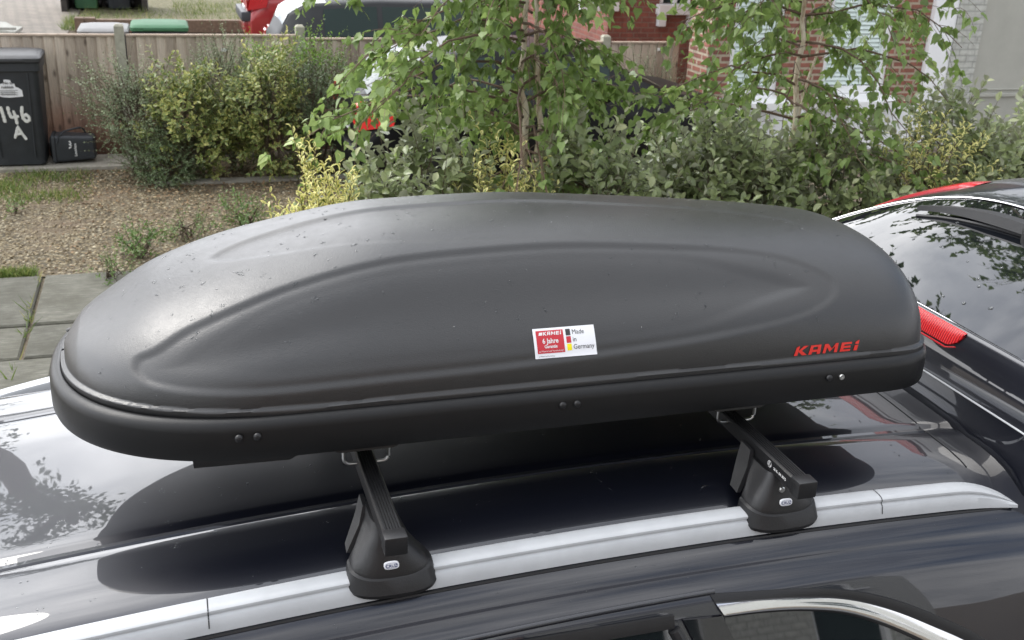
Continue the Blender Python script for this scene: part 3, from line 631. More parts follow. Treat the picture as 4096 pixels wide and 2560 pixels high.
# roof rear edge trim strip (panel gap line)
def roof_pt(x, d, off=0):
    h_ = suv_half(x); zz = float(np.interp(abs(d), [p[0] for p in h_[:24]], [p[1] for p in h_[:24]])); return (x, YC+d, zz+off)
mb = MB(); P_ = [roof_pt(1.505-.02*abs(d)**2*2, d, .0006) for d in np.linspace(-.44, .44, 41)]
mb.tube(P_, .0012, 5); wb(mb, 'panel_seam', M['seal'], suv)
for sg in (-1, 1):       # roof ditch mouldings
    mb = MB(); rows = []
    for x in np.linspace(-.52, 1.50, 60):
        zz = roof_pt(x, sg*.292)[2]
        rows.append([(x, YC+sg*.284, zz+.0012), (x, YC+sg*.287, zz+.0040), (x, YC+sg*.297, zz+.0040), (x, YC+sg*.300, zz+.0012)])
    mb.loft(rows); wb(mb, 'roof_moulding', M['paint'], suv, 40)
# rails
def rail(sg):
    prof = [(.487, .004), (.487, .027), (.489, .032), (.493, .0345), (.500, .0355), (.512, .0350), (.520, .0335), (.5235, .0305), (.5240, .027), (.5222, .0255), (.5222, .0225), (.5245, .021), (.5275, .018), (.531, .004), (.532, -.006)]
    rows = []; xs_ = np.concatenate([np.linspace(-.50, 1.38, 64), np.linspace(1.40, 1.545, 26)])
    for x in xs_:
        base = zc(x)-.045
        k = 1.0
        if x > 1.40: k = max(.0, 1-((x-1.40)/.145)**2.2)
        if x < -.30: k = min(1, max(.02, (x+.50)/.2))**.6
        rows.append([(x, YC+sg*(d+.012*(1-k)), base-.0055+max(h_, -.006)*(k if h_ > 0 else 1)) for d, h_ in prof])
    mb = MB(); mb.loft(rows, closed=True); r_ = wb(mb, 'roof_rail', M['rail'], suv, 33)
    for xj in (-.003, 1.235):
        mb = MB(); base = zc(xj)-.045-.0055
        for a, b in zip(prof[2:-2], prof[3:-1]):
            p = [(xj-.0009, YC+sg*a[0], base+a[1]), (xj+.0009, YC+sg*a[0], base+a[1]), (xj+.0009, YC+sg*b[0], base+b[1]), (xj-.0009, YC+sg*b[0], base+b[1])]
            o_ = Vector((0, sg*(b[1]-a[1]), 0))*-1; nn = Vector((0, sg*-(b[1]-a[1]), (b[0]-a[0]))); nn = nn.normalized()*.0009
            mb.add([Vector(q_)+nn for q_ in p], [(0, 1, 2, 3)])
        wb(mb, 'rail_joint', M['seal'], suv, under=r_)
    # dark seal below the rail
    mb = MB(); mb.tube([(x, YC+sg*.5345, zc(x)-.0605) for x in np.linspace(-.50, 1.53, 70)], .0030, 6); wb(mb, 'rail_seal', M['seal'], suv, 40, under=r_)
rail(-1); rail(1)
# near and far sides: windows, seals, chrome
def side_y(z): return yat(z)
def side_strip(name, top, bot, off, mat, sg, under=None, th=.004):
    mb = MB(); rows = []
    for (xa, za), (xb, zb) in zip(top, bot):
        rows.append([(xa, YC+sg*(side_y(za)+off-th), za), (xa, YC+sg*(side_y(za)+off), za), ((xa+xb)/2, YC+sg*(side_y((za+zb)/2)+off+.0015), (za+zb)/2), (xb, YC+sg*(side_y(zb)+off), zb), (xb, YC+sg*(side_y(zb)+off-th), zb)])
    mb.loft(rows); return wb(mb, name, mat, suv, 40, under=under)
def cat(pts, n=8):
    P_ = [Vector((p[0], p[1], 0)) for p in pts]; o = []
    for i in range(len(P_)-1):
        p0 = P_[max(i-1, 0)]; p1 = P_[i]; p2 = P_[i+1]; p3 = P_[min(i+2, len(P_)-1)]
        for k in range(n):
            t = k/n; v_ = .5*((2*p1)+(-p0+p2)*t+(2*p0-5*p1+4*p2-p3)*t*t+(-p0+3*p1-3*p2+p3)*t**3); o.append((v_.x, v_.y))
    return o+[(pts[-1][0], pts[-1][1])]
for sg in (-1, 1):
    ct = cat([(.858, 1.577), (.951, 1.571), (1.037, 1.563), (1.126, 1.547), (1.216, 1.516), (1.307, 1.473), (1.392, 1.428), (1.47, 1.37), (1.52, 1.30)])
    cb_ = cat([(.872, 1.556), (.950, 1.553), (1.036, 1.544), (1.122, 1.526), (1.208, 1.492), (1.296, 1.446), (1.375, 1.395), (1.44, 1.34), (1.475, 1.28)])
    so = cat([(.85, 1.590), (.951, 1.583), (1.045, 1.575), (1.14, 1.558), (1.235, 1.527), (1.33, 1.483), (1.415, 1.437), (1.50, 1.375), (1.55, 1.30)])
    sc2 = cat([(.875, 1.550), (.950, 1.547), (1.034, 1.538), (1.119, 1.520), (1.203, 1.486), (1.290, 1.440), (1.367, 1.389), (1.43, 1.334), (1.463, 1.276)])
    side_strip('window_seal', so, [(a, b-.001) for a, b in ct], .004, M['seal'], sg); side_strip('window_trim', ct, cb_, .008, M['chrome'], sg)
    side_strip('window_seal', cb_, sc2, .003, M['seal'], sg)
    # rear quarter glass
    bot = [(max(.90, x-.0)-(x-.875)*.25, 1.12+.10*(x-.875)) for x, z in sc2]
    mb = MB(); rows = []
    for (xa, za), (xb, zb) in zip(sc2, bot):
        rows.append([((xa+(xb-xa)*k/6), YC+sg*(side_y(za+(zb-za)*k/6)+.002), za+(zb-za)*k/6) for k in range(7)])
    mb.loft(rows, closed=False); wb(mb, 'quarter_window', M['glass'], suv, 40)
    # door glass and frame in front of the dark pillar
    for (xa, xb, xta, xtb) in ((.06, .80, .06, .775), (-.85, .0, -.50, -.01)):
        top = [(xta+(xtb-xta)*k/20, 1.548-.043*max(0, .9-(xta+(xtb-xta)*k/20)-.3)**2*1.0-(.10*max(0, (-.2-(xta+(xtb-xta)*k/20)))/.3)) for k in range(21)]
        mb = MB(); rows = []
        for k, (xt, zt) in enumerate(top):
            xbm = xa+(xb+.10-xa)*k/20
            rows.append([(xt+(xbm-xt)*j/5, YC+sg*(side_y(zt+(1.12-zt)*j/5)+.002), zt+(1.12-zt)*j/5) for j in range(6)])
        mb.loft(rows, closed=False); wb(mb, 'door_window', M['glass'], suv, 40)
        side_strip('window_seal', [(x, z+.022) for x, z in top], [(x, z) for x, z in top], .006, M['seal'], sg)
    mb = MB(); mb.tube([(x, YC+sg*(side_y(z)+.0045), z) for x, z in [(.775+.03*k, 1.545-.055*k) for k in range(0, 8)]], .011, 8); wb(mb, 'window_seal', M['rubber'], suv, 40)
    # gloss pillar between door glass and quarter glass
    side_strip('pillar_trim', [(.792+.10*k/8*2.1, 1.560-.055*k) for k in range(8)], [(.868+.10*k/8*2.1, 1.556-.055*k) for k in range(8)], .007, M['gloss_black'], sg)
    # raised bright drip edge above the doors
    P_ = [(x, YC+sg*(side_y(zc(x)-.1225)+.0015), zc(x)-.124) for x in np.linspace(-.5, .86, 40)]
    mb = MB(); mb.tube(P_, .0058, 10); wb(mb, 'drip_edge', M['paint'], suv, 60)
    for wx in (-1.62, 1.05):
        mb = MB(); mb.lathe([(.22, -.11), (.31, -.11), (.335, -.07), (.34, 0), (.335, .08), (.31, .105), (.22, .105)], (wx, YC+sg*.70, .34), 32, 'y'); ty = wb(mb, 'wheel', M['rubber'], suv, 40)
        mb = MB(); mb.lathe([(0, sg*.09), (.06, sg*.09), (.2, sg*.06), (.235, sg*.108), (.24, sg*.09)], (wx, YC+sg*.70, .34), 28, 'y'); wb(mb, 'rim', M['pipe_grey'], suv, 40, under=ty)
        mb = MB(); mb.lathe([(0, 0), (.39, 0), (.39, sg*.004), (0, sg*.004)], (wx, YC+sg*.803, .36), 32, 'y'); wb(mb, 'wheel_arch', M['seal'], suv)
# windscreen
mb = MB(); rows = []
for x in np.linspace(-1.30, -.64, 12):
    h_ = suv_half(x)[:20]; rows.append([(x, YC+d*.93*s_, z+.006) for s_, hh in ((-1, reversed(h_[1:])), (1, h_)) for d, z in hh])
mb.loft(rows, closed=False); wb(mb, 'windscreen', M['glass'], suv, 50)

# raised tailgate
def tg(X_, Z_, y):
    d = abs(y-YC); f = max(.16, 1-.46*(d/.5)**3); 
    if X_ <= 1.652: return (X_, y, Z_-.05*max(0, d-.42)**1.5)
    return (1.65+(X_-1.65)*f, y, 1.87+(Z_-1.87)*f-(.02*(d/.5)**4 if X_ > 1.66 else 0))
YS = list(np.linspace(YC-.565, YC+.565, 49))
gate_prof = [(1.588, 1.600), (1.592, 1.66), (1.606, 1.700), (1.612, 1.748), (1.6155, 1.750), (1.622, 1.790), (1.634, 1.830), (1.646, 1.860), (1.650, 1.868), (1.655, 1.8700)]
def rows_of(prof, off=0, ys=YS): return [[tg(a, b+off, y) for a, b in prof] for y in ys]
gate = [*gate_prof, (1.66, 1.8705)]
panel = [(2.048, 2.053), (2.08, 2.064), (2.16, 2.084), (2.26, 2.100), (2.36, 2.104), (2.44, 2.088), (2.50, 2.045), (2.52, 1.99)]
under_ = [(2.50, 1.965), (2.30, 1.97), (2.05, 1.93), (1.80, 1.83), (1.66, 1.79), (1.625, 1.74), (1.61, 1.66), (1.60, 1.60)]
def edge_in(rows):
    return rows
mb = MB(); mb.loft(rows_of(gate+panel[:0]), closed=False)
tgate = wb(mb, 'tailgate', M['paint'], suv, 50)
mb = MB(); full_prof = [(2.035, 2.0465)]+panel+under_
mb.loft(rows_of(full_prof), closed=False)
for i in (0, len(YS)-1):
    pr = gate[1:]+[(2.035, 2.0465)]+panel+under_; mb.add([tg(a, b, YS[i]) for a, b in pr], [tuple(range(len(pr)))])
wb(mb, 'tailgate_panel', M['paint'], suv, 45, under=tgate)
glassp = [(1.661+(2.030-1.661)*k/8, 1.8712+(2.0445-1.8712)*k/8+.004*sin(pi*k/8)) for k in range(9)]
mb = MB(); mb.loft(rows_of(glassp, .0005), closed=False); wb(mb, 'rear_window', M['glass'], suv, 60, under=tgate)
mb = MB(); mb.tube([tg(1.656, 1.8715, y) for y in YS], .0015, 6); wb(mb, 'spoiler_lip', M['chrome'], suv, 50, under=tgate)
mb = MB(); mb.tube([tg(2.037, 2.049, y) for y in YS], .0036, 8); wb(mb, 'chrome_strip', M['chrome'], suv, 50, under=tgate)
mb = MB(); mb.tube([tg(1.6125, 1.7495, y) for y in YS], .0022, 6); wb(mb, 'spoiler_seam', M['rail'], suv, 50, under=tgate)
# brake light on the spoiler edge
ysb = list(np.linspace(1.80, 2.20, 40))
mb = MB(); rows = []
for y in ysb:
    e_ = min(1, min(y-1.80, 2.20-y)/.035); e_ = e_**.5
    zlo = 1.860-.034*e_
    xa = lambda z: float(np.interp(z, [1.79, 1.83, 1.86, 1.868], [1.622, 1.634, 1.646, 1.650]))
    rows.append([(xa(z)-o, y, z) for z, o in ((zlo, 0), (zlo+.002, .0042), ((zlo+1.866)/2, .0055), (1.864, .0045), (1.867, 0))])
mb.loft(rows, closed=False); bl = wb(mb, 'brake_light', M['lens'], suv, 50, under=tgate)
mb = MB(); mb.tube([(1.6265-.004, y, 1.8245+.012*(1-min(1, min(y-1.80, 2.2-y)/.03))) for y in ysb], .0022, 6); wb(mb, 'lamp_rim', M['red_lens'], suv, 40, under=tgate)
for sg in (-1, 1):
    ysl = [YC+sg*d for d in np.linspace(.35, .52, 18)]
    rows = []
    for y in ysl:
        d = abs(y-YC); k = min(1, (d-.35)/.04+.1)*min(1, (.525-d)/.03)
        rows.append([tg(X_, Z_+o*k, y) for X_, Z_, o in ((2.15, 2.0815, 0), (2.155, 2.083, .009), (2.185, 2.089, .012), (2.215, 2.094, .010), (2.225, 2.095, 0))])
    mb = MB(); mb.loft(rows, closed=False); wb(mb, 'tail_light', M['red_lens'], suv, 50, under=tgate)
# wiper
mb = MB(); secs = []
for k in range(15):
    t_ = k/14; y = 2.335-.335*t_; X_ = 1.930+.022*t_; g_ = tg(X_, 1.8712+(X_-1.661)*.4697, y); wd = .004+.016*min(1, t_*1.6); hh = .012+.013*min(1, t_*1.5)
    secs.append([(g_[0]-wd, y, g_[2]+.012), (g_[0]-wd*.7, y, g_[2]+.012+hh), (g_[0]+wd*.7, y, g_[2]+.014+hh), (g_[0]+wd, y, g_[2]+.014)])
mb.loft(secs); mb.box(1.925, 1.985, 1.955, 2.0, 1.995, 2.045, .012); wb(mb, 'wiper', M['rubber'], suv, 40, under=tgate)
mb = MB(); mb.tube([tg(1.915+.006*k, 1.8712+(1.915+.006*k-1.661)*.4697+.007, 2.325-.06*k) for k in range(10)], .004, 6); wb(mb, 'wiper_blade', M['seal'], suv, 40, under=tgate)
for sg in (-1, 1):
    mb = MB(); mb.tube([(1.62, YC+sg*.50, 1.50), (1.80, YC+sg*.515, 1.83)], [.011, .008], 8); wb(mb, 'gas_strut', M['rubber'], suv, 40, under=tgate)
# dark gutter between roof and tailgate, and dark interior
mb = MB(); mb.loft([[(1.5835, YC+d, roof_pt(1.57, d)[2]-.004), (1.600, YC+d, roof_pt(1.57, d)[2]-.018), (1.612, YC+d, roof_pt(1.57, d)[2]-.05), (1.60, YC+d, roof_pt(1.57, d)[2]-.11), (1.5835, YC+d, roof_pt(1.57, d)[2]-.11)] for d in np.linspace(-.56, .56, 31)]); wb(mb, 'roof_gutter', M['paint'], suv, 40)
mb = MB(); mb.box(1.52, 1.575, YC-.6, YC+.6, .67, 1.55); wb(mb, 'boot_interior', M['dark_under'], suv)

# ================================================================== CROSS BARS
def surf_patch(vs, fn): return [fn(*p[:2]) for p in vs]
def roof_bar(x, label, badge_extra):
    t = thing('roof_bar', label, 'roof bar', (x, YC, 1.70), 'two black ribbed cross bars clamped on the roof rails')
    hw_, yn, yf_ = .0165, 1.397, 2.603
    top = 1.800; bot = 1.774
    prof = [(-hw_, bot), (-hw_, top-.003), (-hw_+.003, top)]
    for k in range(5):
        c = -hw_+.0072+k*.0047; prof += [(c-.0014, top), (c-.0007, top-.0022), (c+.0007, top-.0022), (c+.0014, top)]
    prof += [(hw_-.003, top), (hw_, top-.003), (hw_, bot), (hw_-.002, bot-.001), (-hw_+.002, bot-.001)]
    mb = MB(); mb.loft([[(x+a, y, b) for a, b in prof] for y in (yn+.012, yf_-.012)]); bar = wb(mb, 'bar', M['plastic'], t, 25)
    for sg, ye in ((-1, yn), (1, yf_)):
        mb = MB(); y0, y1 = (ye, ye+.030) if sg < 0 else (ye-.030, ye)
        mb.box(x-hw_-.0022, x+hw_+.0022, y0, y1, bot-.004, top+.0022, .0035); wb(mb, 'end_cap', M['plastic'], t, 40)
        # foot: tower leaning inwards on a rubber pad moulded over the rail
        def Yr(d): return YC+sg*d
        zr = zc(x)-.045-.0055
        def ring(cx, hx, ylo, yhi, z, dz=0, pw=3.0, n=28):
            o = []
            cy, hy_ = (ylo+yhi)/2, (yhi-ylo)/2
            for k in range(n):
                a = 2*pi*k/n; ca, sa = cos(a), sin(a); o.append((x+cx+.010*max(0, 1-(z-zr)/.11)+hx*(abs(ca)**(2/pw))*(1 if ca > 0 else -1), Yr(cy+hy_*(abs(sa)**(2/pw))*(1 if sa > 0 else -1)), z+dz*(abs(ca)**2)))
            return o
        s_ = 1
        mb = MB()
        mb.loft([ring(.002, .073, .462, .548, zr+.004, .004), ring(.002, .076, .460, .551, zr+.012, .004), ring(.002, .0705, .462, .544, zr+.036, .010), ring(.002, .066, .464, .539, zr+.040, .010)]); foot = wb(mb, 'rubber_pad', M['rubber'], t, 35)
        mb = MB()
        mb.loft([ring(.002, .066, .463, .541, zr+.038, .0095), ring(.002, .0655, .463, .540, zr+.045, .0085), ring(.001, .053, .455, .534, zr+.062, .004), ring(0, .037, .443, .526, zr+.086, 0, 3.6), ring(0, .0265, .433, .519, zr+.103, 0, 4), ring(0, .0235, .430, .514, zr+.110, 0, 4), ring(0, .0215, .428, .510, bot-.0015, 0, 3.5)])
        wb(mb, 'foot', M['plastic'], t, 42)
        mb = MB()   # inner fin rising beside the bar and the seam of the cover
        mb.loft([[(x-.058, Yr(.47), zr+.050), (x-.050, Yr(.47), zr+.050), (x-.046, Yr(.44), zr+.050), (x-.056, Yr(.44), zr+.050)], [(x-.034, Yr(.455), zr+.092), (x-.0195, Yr(.455), zr+.092), (x-.0195, Yr(.415), zr+.092), (x-.034, Yr(.415), zr+.092)], [(x-.0255, Yr(.445), zr+.122), (x-.0185, Yr(.445), zr+.122), (x-.0185, Yr(.41), zr+.124), (x-.0255, Yr(.41), zr+.124)]])
        mb.loft([[(x+.058, Yr(.47), zr+.050), (x+.050, Yr(.47), zr+.050), (x+.046, Yr(.44), zr+.050), (x+.056, Yr(.44), zr+.050)], [(x+.034, Yr(.455), zr+.092), (x+.0195, Yr(.455), zr+.092), (x+.0195, Yr(.415), zr+.092), (x+.034, Yr(.415), zr+.092)], [(x+.0255, Yr(.445), zr+.118), (x+.0185, Yr(.445), zr+.118), (x+.0185, Yr(.41), zr+.118), (x+.0255, Yr(.41), zr+.118)]])
        wb(mb, 'fin', M['plastic'], t, 40)
        # badge on the outer face
        zb_ = zr+.060
        def face(u, v_, off):   # u along x, v_ up from the badge centre, on the leaning face
            z = zb_+v_; d = float(np.interp(z-zr, [.045, .062, .086, .104], [.540, .536, .528, .520])); return (x+.005+u, Yr(d+off), z)
        def oval(a, b, off, n=32, pw=3.2):
            return [face(a*(abs(cos(2*pi*k/n))**(2/pw))*(1 if cos(2*pi*k/n) > 0 else -1), b*(abs(sin(2*pi*k/n))**(2/pw))*(1 if sin(2*pi*k/n) > 0 else -1), off) for k in range(n)]
        if sg < 0:
            mb = MB(); mb.loft([oval(.0125, .0062, -.001), oval(.0125, .0062, .0012), oval(.0118, .0056, .0016)]); bd = wb(mb, 'badge', M['sticker_white'], t, 40)
            mb = MB(); a_, b_ = oval(.0100, .0044, .0019), oval(.0094, .0039, .0019); mb.add(a_+b_, [(k, (k+1) % 32, 32+(k+1) % 32, 32+k) for k in range(32)])
            vs, fs = text_mesh('CRUZ', .0072, 'CENTER', True); mb.add([face(p[0], p[1]-.0025, .0020) for p in vs], fs); wb(mb, 'lettering', M['ink_blue'], t, under=bd)
            if badge_extra:
                mb = MB(); mb.lathe([(.0, -.0035), (.0045, -.0035), (.006, -.002), (.006, .002)], (x-.001, Yr(.5265), zr+.0815), 16, 'y'); wb(mb, 'screw', M['zinc'], t, 40)
                mb = MB(); ln = lambda u, v_: (x-hw_-.0006, 1.447+u, 1.7865+v_)
                vs, fs = text_mesh('26 R- 04 3015', .0075, 'LEFT', True); mb.add([ln(.038-p[0]-.0, p[1]-.004) for p in vs], fs)
                n = 24
                ci = [ln(.052+.0065*cos(2*pi*k/n), .0065*sin(2*pi*k/n)) for k in range(n)]+[ln(.052+.0055*cos(2*pi*k/n), .0055*sin(2*pi*k/n)) for k in range(n)]
                mb.add(ci, [(k, (k+1) % n, n+(k+1) % n, n+k) for k in range(n)])
                vs, fs = text_mesh('E', .009, 'CENTER', True); mb.add([ln(.0535-p[0], p[1]-.0025) for p in vs], fs); vs, fs = text_mesh('9', .006, 'CENTER', True); mb.add([ln(.049-p[0], p[1]-.0045) for p in vs], fs)
                wb(mb, 'printed_mark', M['ink_white'], t, under=bar)
    return t
roof_bar(.283, 'left of the two black ribbed cross bars under the roof box, without printed mark', False)
roof_bar(1.010, 'right of the two black cross bars under the roof box, printed with white characters', True)

# ================================================================== ROOF BOX
BC = 1.94
rb = thing('roof_box', 'long dark grey plastic roof box with red lettering and a white sticker, on the car', 'roof box', (.6, BC, 1.83))
def outline(W_, xa, xb, n=160, lf=.40, lr=.20, pf=2.45, qf=2.3, pr=3.2, off=0):
    half = []
    for k in range(n+1):
        u = k/n; x = xa+(xb-xa)*(1-cos(pi*u))/2
        if x < xa+lf: t_ = (xa+lf-x)/lf; ww = W_*max(0, 1-min(1, t_)**pf)**(1/qf)
        elif x > xb-lr: t_ = (x-(xb-lr))/lr; ww = W_*max(0, 1-min(1, t_)**pr)**(1/pr)
        else: ww = W_
        half.append((x, ww))
    pts = [(x, BC-w_) for x, w_ in half]+[(x, BC+w_) for x, w_ in reversed(half[1:-1])]
    if off:
        o = []
        for i in range(len(pts)):
            a = Vector(pts[i-1]); b = Vector(pts[(i+1) % len(pts)]); d = (b-a).normalized(); nn = Vector((d.y, -d.x)); p = Vector(pts[i])+nn*off; o.append((p.x, p.y))
        return o
    return pts
def oring(off, z, **k): return [(x, y, z) for x, y in outline(.349, -.242, 1.462, off=off, **k)]
mb = MB()
mb.loft([oring(-.060, 1.854), oring(-.008, 1.8555), oring(-.001, 1.858), oring(.0010, 1.864), oring(.0012, 1.885), oring(.0005, 1.908), oring(-.0015, 1.9165), oring(-.006, 1.9225), oring(-.0125, 1.9262), oring(-.018, 1.9270), oring(-.0205, 1.9255), oring(-.0215, 1.920), oring(-.032, 1.919)])
wb(mb, 'base', M['abs_base'], rb, 50)
mb = MB()
def pring(sc_, z, dy=0): return [(.61+(x-.61)*sc_, BC+(y-BC)*sc_+dy, z) for x, y in outline(.30, -.12, 1.38, n=60)]
mb.loft([pring(1, 1.851), pring(.97, 1.838), pring(.93, 1.832)])
mb.loft([[(-.010, y0, 1.85), (-.008, y0+.004, 1.818), (.15, y0+.004, 1.815), (.185, y0+.002, 1.832), (.20, y0, 1.85)] for y0 in (1.655, 2.22)])
mb.loft([[(-.095, y0, 1.85), (-.08, y0, 1.842), (-.045, y0, 1.833), (-.042, y0, 1.85)] for y0 in (1.70, 2.18)])
mb.loft([[(1.00, y0, 1.85), (1.03, y0, 1.828), (1.13, y0, 1.822), (1.17, y0, 1.85)] for y0 in (1.665, 2.2)])
wb(mb, 'underside', M['dark_under'], rb, 30)
# lid
ZX = [-.235, -.215, -.18, -.148, -.047, .13, .37, .59, .86, 1.1, 1.3, 1.375, 1.41, 1.43, 1.45]
ZZ = [.000, .030, .058, .078, .136, .194, .238, .243, .226, .203, .178, .163, .143, .112, .0]
LX0, LX1, LW, Z0 = -.215, 1.442, .3255, 1.922
def lw(x):
    if x < .20: t_ = (.20-x)/(.20-LX0); return LW*max(0, 1-min(1, t_)**2.45)**(1/2.3)
    if x > 1.29: t_ = (x-1.29)/(LX1-1.29); return LW*max(0, 1-min(1, t_)**3.4)**(1/3.4)
    return LW
def smooth_interp(x, X_, Y_):
    # monotone-ish cubic through the crest heights
    i = max(0, min(len(X_)-2, int(np.searchsorted(X_, x))-1)); x0, x1 = X_[i], X_[i+1]; t_ = (x-x0)/(x1-x0)
    def sl(j):
        if j <= 0 or j >= len(X_)-1: return (Y_[min(j+1, len(X_)-1)]-Y_[max(j-1, 0)])/(X_[min(j+1, len(X_)-1)]-X_[max(j-1, 0)])
        a = (Y_[j]-Y_[j-1])/(X_[j]-X_[j-1]); b = (Y_[j+1]-Y_[j])/(X_[j+1]-X_[j]); return 0 if a*b <= 0 else 2*a*b/(a+b)
    m0, m1 = sl(i)*(x1-x0), sl(i+1)*(x1-x0)
    return (2*t_**3-3*t_**2+1)*Y_[i]+(t_**3-2*t_**2+t_)*m0+(-2*t_**3+3*t_**2)*Y_[i+1]+(t_**3-t_**2)*m1
def hcr(x): return .985*smooth_interp(x, ZX, ZZ)+(1.934-Z0)*min(1, max(0, (x-LX0)/.03))*min(1, max(0, (LX1-x)/.02))
def TT(v): return max(0, 1-abs(v)**2.4)**(1/2.2)
NX, NV = 300, 220
us = np.linspace(0, 1, NX+1); xg = LX0+(LX1-LX0)*(1-np.cos(pi*us))/2
th = np.linspace(0, pi, NV+1); vg = -np.cos(th); vg = np.sign(vg)*(1-(1-np.abs(vg))**1.15)
P0 = np.zeros((NX+1, NV+1, 3))
for i, x in enumerate(xg):
    w_ = max(lw(x), 1e-4); hh = max(hcr(x), 0)
    for j, v_ in enumerate(vg): P0[i, j] = (x, BC+v_*w_, Z0+hh*TT(v_))
# arc coordinate from the near rim over the top
seg = np.linalg.norm(np.diff(P0, axis=1), axis=2); S = np.concatenate([np.zeros((NX+1, 1)), np.cumsum(seg, axis=1)], axis=1)
Stot = S[:, -1:]
def arc_at(x, z_or_v, mode):
    i = int(np.clip(np.searchsorted(xg, x), 1, NX)); 
    if mode == 'v': return float(np.interp(z_or_v, vg, S[i]))
    jm = NV//2; return float(np.interp(z_or_v, P0[i, :jm, 2], S[i, :jm]))
# oval scoop outline (x, height or across)
OV = [(-.094, 1.984, 'z'), (-.087, 2.002, 'z'), (-.055, -.80, 'v'), (.0, -.715, 'v'), (.09, -.645, 'v'), (.18, -.595, 'v'), (.326, -.565, 'v'), (.479, -.545, 'v'), (.679, -.535, 'v'), (.891, -.54, 'v'), (1.022, -.56, 'v'), (1.115, -.61, 'v'), (1.178, -.70, 'v'), (1.205, 2.060, 'z'), (1.185, 2.034, 'z'), (1.10, 2.008, 'z'), (.923, 1.988, 'z'), (.756, 1.977, 'z'), (.519, 1.967, 'z'), (.299, 1.963, 'z'), (.16, 1.960, 'z'), (.093, 1.959, 'z'), (.028, 1.960, 'z'), (-.036, 1.963, 'z'), (-.075, 1.969, 'z')]
ov = [(x, arc_at(x, a, m_)) for x, a, m_ in OV]
def closed_cat(p, n=8):
    o = []; N = len(p); P_ = [Vector((a, b)) for a, b in p]
    for i in range(N):
        p0, p1, p2, p3 = P_[i-1], P_[i], P_[(i+1) % N], P_[(i+2) % N]
        for k in range(n):
            t_ = k/n; o.append(.5*((2*p1)+(-p0+p2)*t_+(2*p0-5*p1+4*p2-p3)*t_*t_+(-p0+3*p1-3*p2+p3)*t_**3))
    return np.array([(q_.x, q_.y) for q_ in o])
OVP = closed_cat(ov)
def sdist(px_, py_, poly):
    A_ = poly; B_ = np.roll(poly, -1, axis=0); d2 = np.full(px_.shape, 1e9); ins = np.zeros(px_.shape, bool)
    for (ax, ay), (bx_, by_) in zip(A_, B_):
        ex, ey = bx_-ax, by_-ay; L2 = ex*ex+ey*ey+1e-12; t_ = np.clip(((px_-ax)*ex+(py_-ay)*ey)/L2, 0, 1); d2 = np.minimum(d2, (px_-ax-t_*ex)**2+(py_-ay-t_*ey)**2)
        c = ((ay > py_) != (by_ > py_)) & (px_ < (bx_-ax)*(py_-ay)/(by_-ay+1e-12)+ax); ins ^= c
    return np.sqrt(d2)*np.where(ins, 1, -1)
def sstep(a, b, t_): t_ = np.clip((t_-a)/(b-a), 0, 1); return t_*t_*(3-2*t_)
XX = np.repeat(xg[:, None], NV+1, axis=1)
depth = np.zeros_like(S)
rt = sstep(.86, 1.10, XX); lt = 1-sstep(-.04, .16, XX)
def soft(a_, n_=60):
    for _ in range(n_):
        p_ = np.pad(a_, 1, mode='edge'); a_ = (p_[1:-1, 1:-1]*2+p_[:-2, 1:-1]+p_[2:, 1:-1]+p_[1:-1, :-2]+p_[1:-1, 2:])/6
    return a_
for mirror in (0, 1):
    SS = S if not mirror else Stot-S
    d = sdist(XX, SS, OVP)
    if not mirror: dep = .0050*sstep(-.002, .013, d)*(1-.35*rt)+(.0014+.0030*rt)*sstep(0, 1, (d-.018-.026*rt-.010*lt)/(.020+.010*rt+.012*lt))+soft(.017*sstep(.012, .115, d))
    else: dep = .0075*sstep(-.003, .022, d)+soft(.004*sstep(.03, .12, d))
    depth = np.maximum(depth, dep)
TOPP = closed_cat([(.046, 1.905), (.062, 1.932), (.11, 1.952), (.18, 1.964), (.30, 1.968), (.45, 1.969), (.66, 1.966), (.90, 1.957), (1.10, 1.94), (1.22, 1.90), (1.20, 1.84), (1.05, 1.79), (.75, 1.775), (.42, 1.785), (.25, 1.815), (.13, 1.845), (.07, 1.873)])
YY = P0[..., 1]; dt_ = sdist(XX, YY, TOPP)
depth += .0048*sstep(-.001, .013, dt_)*(.25+.75*sstep(1.80, 1.945, YY))*(1-.75*sstep(.35, 1.1, XX))
# faint ridge lines: lower flange step all round
rimd = np.minimum(S, Stot-S)
Pu = np.gradient(P0, axis=0); Pv = np.gradient(P0, axis=1); Nn = np.cross(Pu, Pv); ln_ = np.linalg.norm(Nn, axis=2, keepdims=True); Nn = Nn/np.maximum(ln_, 1e-9)
Nn *= np.sign((Nn*np.array([0, 0, 1])).sum(axis=2, keepdims=True)+1e-9)
# blend normals near the tips
flange = .0062*(1-sstep(.0125, .0150, rimd))
PP = P0-Nn*(depth[..., None])
PP[..., 1] += np.sign(P0[..., 1]-BC)*flange
PP[..., 0] += flange*(sstep(1.30, 1.43, P0[..., 0])-sstep(.0, .16, -P0[..., 0]))
mb = MB(); mb.v = [tuple(p) for p in PP.reshape(-1, 3)]
mb.f = [(i*(NV+1)+j, (i+1)*(NV+1)+j, (i+1)*(NV+1)+j+1, i*(NV+1)+j+1) for i in range(NX) for j in range(NV)]
lid = wb(mb, 'lid', M['abs'], rb, 60, fix=False)
bvh = BVHTree.FromPolygons([Vector(p) for p in PP.reshape(-1, 3)], mb.f)
def on_lid(x, z, off=.0006):
    h_ = bvh.ray_cast(Vector((x, 1.2, z)), Vector((0, 1, 0)))
    if h_[0] is None: return (x, 1.62, z)
    n_ = h_[1]; n_ = n_ if n_.y < 0 else -n_; return tuple(h_[0]+n_*off)
